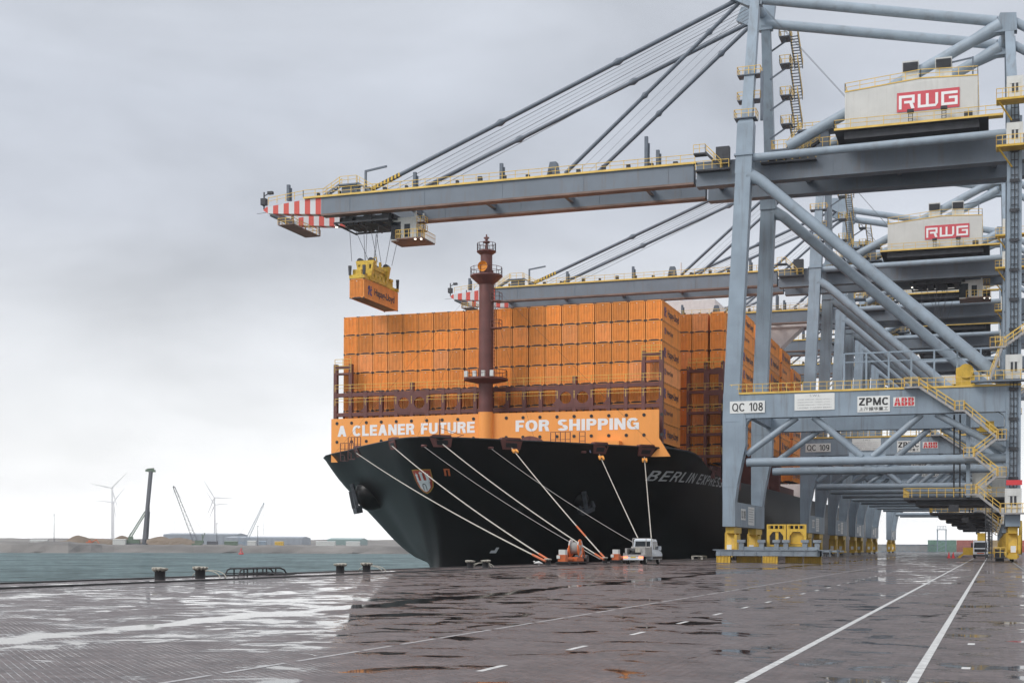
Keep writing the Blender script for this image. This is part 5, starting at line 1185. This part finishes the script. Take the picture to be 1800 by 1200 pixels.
mb = MB(); mb.box(-.5,.5,2.4,8,2.9,3.5); mb.box(-1.0,1.0,2.5,4.6,1.1,2.3); mb.bar((0,5,3.2),(0.1,2.2,4.0),.5); tb(mb, 'lift_boom', M['yellow'])
mb = MB(); mb.box(-.55,.75,1.0,2.0,3.0,4.3); mb.box(-.4,.6,.95,1.0,3.2,4.0); tb(mb, 'lift_basket', M['yellow'])
mb = MB(); mb.box(-2.9,-1.2,3,6.5,.5,1.8); mb.bar((-3.6,4,.1),(-2.0,4,1.3),.35); mb.bar((1.2,4,.95),(4.6,4,.85),.3); mb.bar((4.5,4,.0),(4.5,4,1.0),.25); mb.box(-3.9,-3.3,3.7,4.3,0,.1); tb(mb, 'outrigger', M['yellow'])
for x in (-1.0, 1.0):
    for y in (1.1, 5.6, 7.2): wheel(lorry, x, y, .5, .35)
mb = MB(); mb.box(-.6,.6,-.1,-.03,.75,.9); tb(mb, 'lamp_bar', M['orange_gear'])
cone0 = None
for i, (x, y, lab) in enumerate(((-7.0, 243, 'red and white traffic cone left of the far lorry, the nearer one'), (-6.4, 247, 'red traffic cone beside the yellow outrigger of the far lorry'))):
    mb = MB(); mb.lathe((0,0,0), [(.35,0),(.35,.06),(.24,.07),(.05,1.0)], 12); o = mb.build('traffic_cone', M['red_ink']); o.location = (x, y, 0); tag(o, lab, 'traffic cone', 'traffic cones by the lorry')
# ------------------------------------------------------------------ grey lashing platform on yellow feet, with two yellow frames on it
M['platform_grey'] = mat('platform_grey', (.20, .235, .27), .5, var=.2, vscale=1, dirt=(.12, .10, .09), dirt_amt=.6, dirt_scale=(2, 2, 1)); po = (-22.8, 147.5, 0); rack = empty('lashing_platform', po, 'low grey steel platform on yellow feet standing on the quay before the nearest crane', 'work platform')
pb = lambda mb, n, m, par=rack: mb.build(n, m, par)
mb = MB(); mb.box(-5.8,5.8,0,.18,.75,1.35); mb.box(-5.8,5.8,4.2,4.38,.75,1.35); mb.box(-5.8,-5.6,0,4.4,.75,1.35); mb.box(5.5,5.7,0,4.4,.75,1.35); mb.box(-5.95,5.95,-.1,4.5,1.35,1.43)
for k in range(9): x = -5.2+k*1.3; mb.box(x,x+.1,-.06,.0,.75,1.35); mb.box(x,x+.08,.2,4.2,.9,1.3)
for x in (5.2, 6.5, 7.3): mb.loft([[(x,y,z) for y, z in ((-.4,1.5),(-.1,.7),(.3,.7),(.3,1.5))] for x in (x, x+.12)])
mb.box(5.7,7.6,-.05,4.0,1.2,1.4)
for x in (-3.2,-1.0,.6,1.6,3.6,4.9): mb.box(x,x+.5,.4,.9,1.43,2.5); mb.box(x-.15,x+.65,.3,1.0,2.2,2.5)
mb.box(-3.2,5.4,.5,.8,1.43,1.75); pb(mb, 'platform', M['platform_grey'])
mb = MB()
for x in (1.5, 3.4, 5.2):
    for k in range(7): mb.cyl((x+k*.24,.3,1.05),'y',.12,.5,8)
pb(mb, 'roller', M['dark_steel'])
for x0, x1 in ((-5.5,-4.1),(-.5,1.0)):
    mb = MB(); mb.box(x0,x1,.1,1.0,0,.75)
    n = max(2,int((x1-x0)/.3))
    for k in range(n+1): x = x0+(x1-x0)*k/n; mb.box(x-.04,x+.04,.0,.1,.02,.73)
    pb(mb, 'foot', M['yellow'])
for x0, x1 in ((-3.6,-1.0),(1.7,3.4),(3.7,5.4)):
    mb = MB(); mb.box(x0,x1,1.6,2.6,0,.75)
    for k in range(8): x = x0+(x1-x0)*k/7; mb.box(x-.04,x+.04,1.5,1.6,.02,.73)
    pb(mb, 'foot', M['yellow'])
def frame(x0, lab):
    o = empty('steel_frame', (po[0]+x0, po[1]+1.2, 1.43), lab, 'steel frame', 'yellow frames standing on the grey platform'); mb = MB(); w, h = 2.05, 2.75
    for x in (0, w-.28): mb.box(x,x+.28,0,.5,0,h)
    mb.box(.28,w-.28,0,.5,h-.8,h-.5); mb.box(.28,w-.28,0,.5,h-.14,h); mb.box(.28,w-.28,0,.5,.35,.55)
    for k in range(4): x = .28+(w-.56)*k/3; mb.box(x-.07,x+.07,.0,.5,h-.5,h-.14)
    for s_ in (0, 1): xa = .28 if s_ == 0 else w-.28; d = .35 if s_ == 0 else -.35; mb.loft([[(x,y,z) for x, z in ((xa,h-.8),(xa+d,h-.8),(xa,h-1.25))] for y in (.02,.48)])
    mb.box(w*.45,w*.6,.1,.4,.5,h-.8) if x0 < 1 else mb.box(.35,w-.35,.4,.44,.6,h-.85)
    mb.build('frame', M['yellow'], o)
    mb = MB()
    for k in range(3): mb.box(.36+k*.52,.62+k*.52,.46,.52,h-.44,h-.2)
    mb.build('lock_block', M['dark_steel'], o)
frame(-.3, 'left one of two yellow steel frames on the grey platform, with an upright inside'); frame(1.85, 'right one of two yellow steel frames on the grey platform, grey mesh inside')
# ------------------------------------------------------------------ far end of the quay
for i, (x0, n, col, lab) in enumerate(((-27.5, 1, (.13,.22,.18), 'far green container stack at the quay end'), (-15.2, 1, (.34,.13,.11), 'far red container row at the quay end, behind the lattice boom'), (-2.9, 1, (.40,.30,.17), 'far tan container row at the quay end, left of the lorry'), (9.5, 2, (.42,.11,.08), 'far red container row at the quay end, right of the lorry'))):
    o = empty('container_row', (x0, 640, 0), lab, 'containers', 'coloured containers at the quay end')
    m = mat('far_container', col, .6, var=.2, rand=.2)
    for a in range(n):
        for k in range(2):
            mb = MB(); mb.box(a*12.5,a*12.5+12.2,0,2.4,k*2.65,k*2.65+2.6)
            for q_ in range(24): mb.box(a*12.5+.3+q_*.5,a*12.5+.5+q_*.5,-.05,0,k*2.65+.15,k*2.65+2.45)
            mb.build('container_box', m, o)
mb = MB(); tx, ty = -20.5, 560
for x in (0, 3.2):
    for y in (0, 3.2): mb.bar((tx+x,ty+y,0),(tx+x,ty+y,8.8),.3)
for z in (4.5, 8.8): mb.box(tx-.3,tx+3.5,ty-.3,ty+3.5,z,z+.25)
for k in range(3): mb.bar((tx,ty,k*1.5),(tx+3.2,ty,k*1.5+1.5),.15)
mb.rail([(tx,ty,9),(tx+3.2,ty,9)],1.2,1,.12); tag(mb.build('lookout_frame', M['crane']), 'small grey steel tower at the far quay end', 'tower')
mb = MB(); lx0, lx1, ly = -37.0, -18.5, 500
for y in (0, 2.6):
    for z in (.3, 2.7): mb.bar((lx0,ly+y,z),(lx1,ly+y,z),.22)
for k in range(12):
    a = lx0+(lx1-lx0)*k/12; c = lx0+(lx1-lx0)*(k+1)/12
    mb.bar((a,ly,.3),(c,ly,2.7),.13); mb.bar((a,ly,2.7),(c,ly,.3),.13); mb.bar((a,ly,.3),(a,ly,2.7),.13); mb.bar((a,ly,2.7),(a,ly+2.6,2.7),.13)
tag(mb.build('lattice_boom', M['crane']), 'grey lattice boom lying on the ground at the far quay end', 'lattice boom')
mb = MB(); mb.box(-68,60,690,694,0,3.4); tag(mb.build('far_wall', M['concrete']), 'long low pale wall closing the far end of the quay', 'wall')

# ------------------------------------------------------------------ far shore across the basin
mb = MB()
def land_material():
    m = mat('far_land', (.165,.153,.142), .95, var=.35, vscale=.02, dirt=(.10,.095,.09), dirt_amt=.85, dirt_scale=(.01,.03,.1)); return m
M['land'] = land_material()
rows = [(926,-4.6),(934,-3.0),(952,.2),(975,1.2),(1500,2),(1550,6),(1575,8),(1600,8),(4200,5)]; us = list(range(-260, 1160, 20)); vs = []; rnd = random.Random(2)
for d, z in rows:
    for u in us:
        near = -70*max(0,min(1,(190-u)/70)) if d < 1000 else 0
        vs.append(shore(u, d+near+rnd.uniform(-4,4)*(d < 1000), z+(rnd.uniform(-.6,.9) if 940 < d < 1000 else (rnd.uniform(-.5,.5) if d > 1400 else 0))+(-.022*near if 940 < d < 1000 else 0)))
n = len(us); mb.add(vs, [(i*n+j, i*n+j+1, (i+1)*n+j+1, (i+1)*n+j) for i in range(len(rows)-1) for j in range(n-1)])
tag(mb.build('far_shore', M['land']), kind='structure')
def mound(u, d, w, h, label, seed):
    rnd = random.Random(seed); bm_v = []; fs = []; c = shore(u, d, 1.5); A = 28; K = 6
    for k in range(K+1):
        for a in range(A):
            r = (1-k/K); an = 2*math.pi*a/A; j = 1+.12*math.sin(3*an+seed)+rnd.uniform(-.05,.05)
            x = w*r*j*math.cos(an); y = w*.5*r*j*math.sin(an); z = h*(1-r**1.7)*(1 if k < K else 1.0)+rnd.uniform(-.2,.2)*(k > 0); bm_v.append((c.x+x*CS-y*SN, c.y+x*SN+y*CS, c.z+z))
    for k in range(K):
        for a in range(A): b_ = (a+1) % A; fs.append((k*A+a, k*A+b_, (k+1)*A+b_, (k+1)*A+a))
    fs.append(tuple(K*A+a for a in range(A))); m_ = MB(); m_.add(bm_v, fs); o = m_.build('spoil_heap', M['sand'], smooth=False); tag(o, label, 'earth mound', 'earth mounds on the far shore')
mound(137, 990, 13, 6.5, 'dark earth mound on the far shore, leftmost, steep topped', 1); mound(160, 1010, 34, 4.5, 'long low earth mound right of the steep one on the far shore', 2); mound(215, 1000, 11, 6.5, 'small earth mound just left of the piling rig', 3)
mound(283, 1000, 15, 6.0, 'earth mound between the piling rig and the lattice crane', 4); mound(315, 1000, 19, 5.2, 'broad earth mound at the foot of the lattice crane', 5)
def hut(u, d, w, h, label, name='site_cabin', m='cabinet'):
    c = shore(u, d, 1.3); m_ = MB(); e1 = Vector((CS, SN, 0)); e2 = Vector((-SN, CS, 0))
    m_.loft([[c+e1*x+e2*y for x, y in ((-w/2,0),(w/2,0),(w/2,5),(-w/2,5))], [c+e1*x+e2*y+Vector((0,0,h)) for x, y in ((-w/2,0),(w/2,0),(w/2,5),(-w/2,5))]])
    m_.loft([[c+e1*x+e2*y+Vector((0,0,z)) for y, z in ((-.3,h),(5.3,h),(2.5,h+.5))] for x in (-w/2-.2, w/2+.2)])
    k = max(2, int(w/4))
    for i in range(k): a = -w/2+w*(i+.3)/k; m_.loft([[c+e1*x-e2*e+Vector((0,0,z)) for x, z in ((a,1.2),(a+w/k*.4,1.2),(a+w/k*.4,h-.5),(a,h-.5))] for e in (0,.08)])
    tag(m_.build(name, M[m]), label, 'cabin' if name == 'site_cabin' else 'storage box', 'site cabins on the far shore'); 
hut(67, 960, 12, 3, 'white cabin on the far shore, far left'); hut(209, 975, 9, 3.6, 'white cabin on the far shore left of the piling rig'); hut(442, 985, 6, 3, 'white cabin on the far shore right of the lattice crane'); hut(461, 985, 5, 2.8, 'grey blue cabin on the far shore, beside the right white one', m='crane')
hut(490, 990, 6, 2.5, 'yellow storage box on the far shore, right end of the site', 'storage_box', 'yellow'); hut(372, 985, 7, 2.6, 'dark blue storage box right of the lattice crane on the far shore', 'storage_box', 'far_dark'); hut(405, 985, 9, 2.6, 'green storage box in the middle of the far shore site', 'storage_box', 'far_green'); hut(572, 1000, 14, 2.8, 'pale cabin row on the far shore close to the ship', m='cabinet'); hut(620, 1000, 10, 2.8, 'pale cabin on the far shore nearest the ship hull', m='cabinet')
def shed(u0, u1, d, h, label, roof=1.5, m='shed'):
    p, q_ = shore(u0, d, 2), shore(u1, d, 2); e2 = Vector((-SN, CS, 0)); L_ = (q_-p); m_ = MB()
    m_.loft([[c+Vector((0,0,z))+e2*y for y, z in ((0,0),(60,0),(60,h),(30,h+roof),(0,h))] for c in (p, q_)])
    for k in range(14): c = p+L_*(k+.5)/14; m_.loft([[c+L_.normalized()*x-e2*.3+Vector((0,0,z)) for x, z in ((-.2,0),(.2,0),(.2,h),(-.2,h))], [c+L_.normalized()*x+Vector((0,0,z)) for x, z in ((-.2,0),(.2,0),(.2,h),(-.2,h))]])
    tag(m_.build('warehouse', M[m]), label, 'warehouse', 'warehouses on the far shore')
M['shed'] = mat('shed_cladding', (.30,.33,.37), .6, var=.08, vscale=.05); M['shed2'] = mat('shed_green', (.24,.33,.32), .6, var=.08, vscale=.05)
shed(287, 415, 1380, 10.0, 'long grey warehouse behind the lattice crane on the far shore'); shed(395, 530, 1300, 6.5, 'lower grey warehouse right of the long one on the far shore'); shed(575, 634, 1250, 5.0, 'green grey curved roof warehouse just left of the ship bow', 1.5, 'shed2')
# piling rig
e1, e2 = Vector((CS, SN, 0)), Vector((-SN, CS, 0)); UP = Vector((0,0,1))
c = shore(253, 980, 1.3); rig = empty('piling_rig', c, 'tall dark piling rig leaning slightly right on the far shore, green winch cab', 'piling rig')
RB = lambda mb, n, m, p=rig, o=c: mb.build(n, m, p, o)
mb = MB(); mb.bar(c+e1*.0, c+e1*4.8+UP*53, 2.1, 2.1); mb.bar(c+e1*1.6+UP*4, c+e1*2.6+UP*27, 1.6, 3.0); mb.bar(c+e1*3.0+UP*6, c+e1*4.0+UP*24, .5); RB(mb, 'leader_mast', M['far_dark'])
mb = MB(); mb.bar(c+e1*1+UP*53.4, c+e1*8+UP*53.0, 1.6, 1.6); mb.bar(c+e1*2+UP*54.2, c+e1*7+UP*54.6, 1.2, 1.2); RB(mb, 'mast_head', M['far_green'])
mb = MB(); mb.bar(c-e1*11+UP*5, c+e1*.6+UP*24, .7); mb.bar(c-e1*9.5+UP*5, c+e1*.8+UP*22, .7); RB(mb, 'back_strut', M['far_green'])
mb = MB(); mb.bar(c-e1*12+UP*2.5, c-e1*3+UP*2.5, 3.5, 2.8); mb.bar(c-e1*11+UP*4.5, c-e1*8+UP*4.5, 3, 3); mb.bar(c-e1*10.5+UP*6, c-e1*9.5+UP*8.5, .6); RB(mb, 'winch_cab', M['far_green'])
mb = MB(); mb.bar(c-e1*13+UP*.6-e2*2, c+e1*2+UP*.6-e2*2, 1, 1.2); mb.bar(c-e1*13+UP*.6+e2*2, c+e1*2+UP*.6+e2*2, 1, 1.2); RB(mb, 'crawler_track', M['far_dark'])
def lattice_crane(u, d, tipx, tipz, label, w, cab='far_green', mm='far_dark'):
    c = shore(u, d, 1.3); k_ = empty('crawler_crane', c, label, 'crawler crane', 'lattice boom cranes on the far shore'); p = c+UP*3; q_ = c+e1*tipx+UP*tipz; dv = q_-p; nv = dv.cross(e2).normalized()*w; mb = MB()
    for s_ in (-1, 1):
        for y in (-1, 1): mb.bar(p+nv*s_*.5+e2*w*.5*y, q_+nv*s_*.2+e2*w*.2*y, .22)
    N_ = 22
    for i in range(N_):
        f0, f1 = i/N_, (i+1)/N_; s_ = 1 if i % 2 else -1; mb.bar(p+dv*f0+nv*s_*(.5-.3*f0)-e2*w*.4, p+dv*f1-nv*s_*(.5-.3*f1)-e2*w*.4, .16)
    mb.bar(q_, q_+nv*.2+UP*.6, .9); mb.build('lattice_boom', M[mm], k_, c)
    mb = MB(); s_ = 1 if tipx < 0 else -1; mb.bar(c+UP*2.4, c+e1*s_*6+UP*2.4, 3, 2.2); mb.bar(c-e1*2+UP*.6, c+e1*5+UP*.6, 4, 1.1); mb.bar(c+e1*s_*5+UP*3, c+e1*s_*7+UP*9, .5); mb.bar(c+e1*s_*5.5+UP*3, c+e1*s_*5+UP*8, .4); mb.build('crane_body', M[cab], k_, c)
    mb = MB(); mb.bar(c+e1*s_*6+UP*9, q_, .12); mb.bar(q_-UP*.3, c+e1*tipx*.98+UP*tipz*.25, .1); mb.build('boom_cable', M['far_dark'], k_, c)
lattice_crane(343, 985, -15.5, 42, 'dark lattice boom crane leaning left on the far shore', 3.0); lattice_crane(432, 1180, 15.5, 36, 'faint pale crane leaning right on the far shore', 2.2, 'crane', 'crane')
# excavator, buoy, lamp posts
c = shore(157, 965, 1.0); ex = empty('excavator', c, 'small orange excavator on the far bank', 'excavator'); mb = MB(); mb.bar(c-e1*2+UP*1.6, c+e1*2+UP*1.6, 2.6, 1.6); mb.bar(c-e1*.5+UP*2.8, c+e1*1+UP*2.8, 2, 1.4); mb.bar(c+e1*1.5+UP*2, c+e1*5+UP*4, .6); mb.bar(c+e1*5+UP*4, c+e1*7+UP*1, .5); mb.build('body', M['orange_gear'], ex, c); mb = MB(); mb.bar(c-e1*2.3+UP*.45, c+e1*2.3+UP*.45, 2.6, .8); mb.build('crawler_track', M['far_dark'], ex, c)
c = shore(424, 815, -4.0); by = empty('harbour_buoy', c, 'red navigation buoy floating in the basin', 'buoy'); mb = MB(); mb.lathe(tuple(c), [(1.4,-.4),(1.6,.2),(1.5,.8),(.4,.9)], 16); mb.build('float', M['buoy_red'], by, c); mb = MB()
for k in range(4): a = math.pi*k/2; mb.bar(c+Vector((math.cos(a)*1.0,math.sin(a)*1.0,.9)), c+Vector((math.cos(a)*.35,math.sin(a)*.35,2.9)), .18)
mb.lathe((c.x,c.y,c.z+2.9), [(.5,0),(.5,.3),(.2,.4),(.25,.9),(.05,1.0)], 10); mb.build('tower', M['buoy_red'], by, c)
for u, h, lab in ((95, 22, 'thin lamp mast on the far shore at left'), (381, 16, 'thin lamp mast behind the lattice crane'), (453, 14, 'thin lamp mast before the grey warehouse')):
    c = shore(u, 1010, 1.4); mb = MB(); mb.tube([c, c+UP*h], [.28,.14], 8); mb.bar(c+UP*h-e1*.8, c+UP*h+e1*.8, .3); tag(mb.build('lamp_mast', M['far_dark']), lab, 'lamp mast', 'lamp masts on the far shore')
# wind turbines
def turbine(u, d, hubz, r, angs, label):
    c = shore(u, d, 4); o = empty('wind_turbine', c, label, 'wind turbine', 'wind turbines in the haze'); h = c.copy(); h.z = hubz
    mb = MB(); mb.tube([c, h], [2.6,1.5], 14); mb.build('tower', M['turbine'], o, c, True)
    mb = MB(); mb.bar(h+e2*5, h-e2*4, 3.6, 3.8); mb.build('nacelle', M['turbine'], o, c); hb = h-e2*5
    mb = MB(); mb.tube([hb+e2*1.5, hb, hb-e2*1.6], [1.6,1.7,.5], 12); mb.build('hub', M['turbine'], o, c, True)
    for a in angs:
        dv = e1*math.cos(R(a))+UP*math.sin(R(a)); nv = e1*-math.sin(R(a))+UP*math.cos(R(a)); mb = MB(); secs = []
        for f, w_, t_ in ((0,1.6,1.2),(.18,3.6,.9),(.6,2.0,.5),(1,.4,.15)): p = hb+dv*r*f; secs.append([p+nv*x*w_/2+e2*y*t_/2 for x, y in ((-1,-1),(1,-1),(1,1),(-1,1))])
        mb.loft(secs); mb.build('blade', M['turbine'], o, c)
turbine(196.5, 3300, 137, 54, (168, 45, -72), 'left wind turbine in the haze, nearer of that pair'); turbine(199.5, 4050, 126, 56, (175, 52, -80), 'fainter wind turbine half hidden behind the left one')
turbine(377, 3500, 122, 54, (122, -2, -112), 'right wind turbine in the haze, nearer of that pair'); turbine(377.6, 4100, 121, 54, (122, 5, -112), 'fainter wind turbine directly behind the right one')
# ------------------------------------------------------------------ haze
mb = MB(); mb.box(-2950, 400, -100, 4350, -8.0, 205)
def haze():
    m = bpy.data.materials.new('haze_air'); m.use_nodes = True; t = m.node_tree; t.nodes.clear(); v = t.nodes.new('ShaderNodeVolumePrincipled'); o = t.nodes.new('ShaderNodeOutputMaterial')
    v.inputs['Color'].default_value = (.96,.97,1,1); v.inputs['Density'].default_value = HAZE; v.inputs['Anisotropy'].default_value = .5; t.links.new(v.outputs[0], o.inputs['Volume']); return m
HAZE = .00009
tag(mb.build('haze', haze()), kind='stuff')
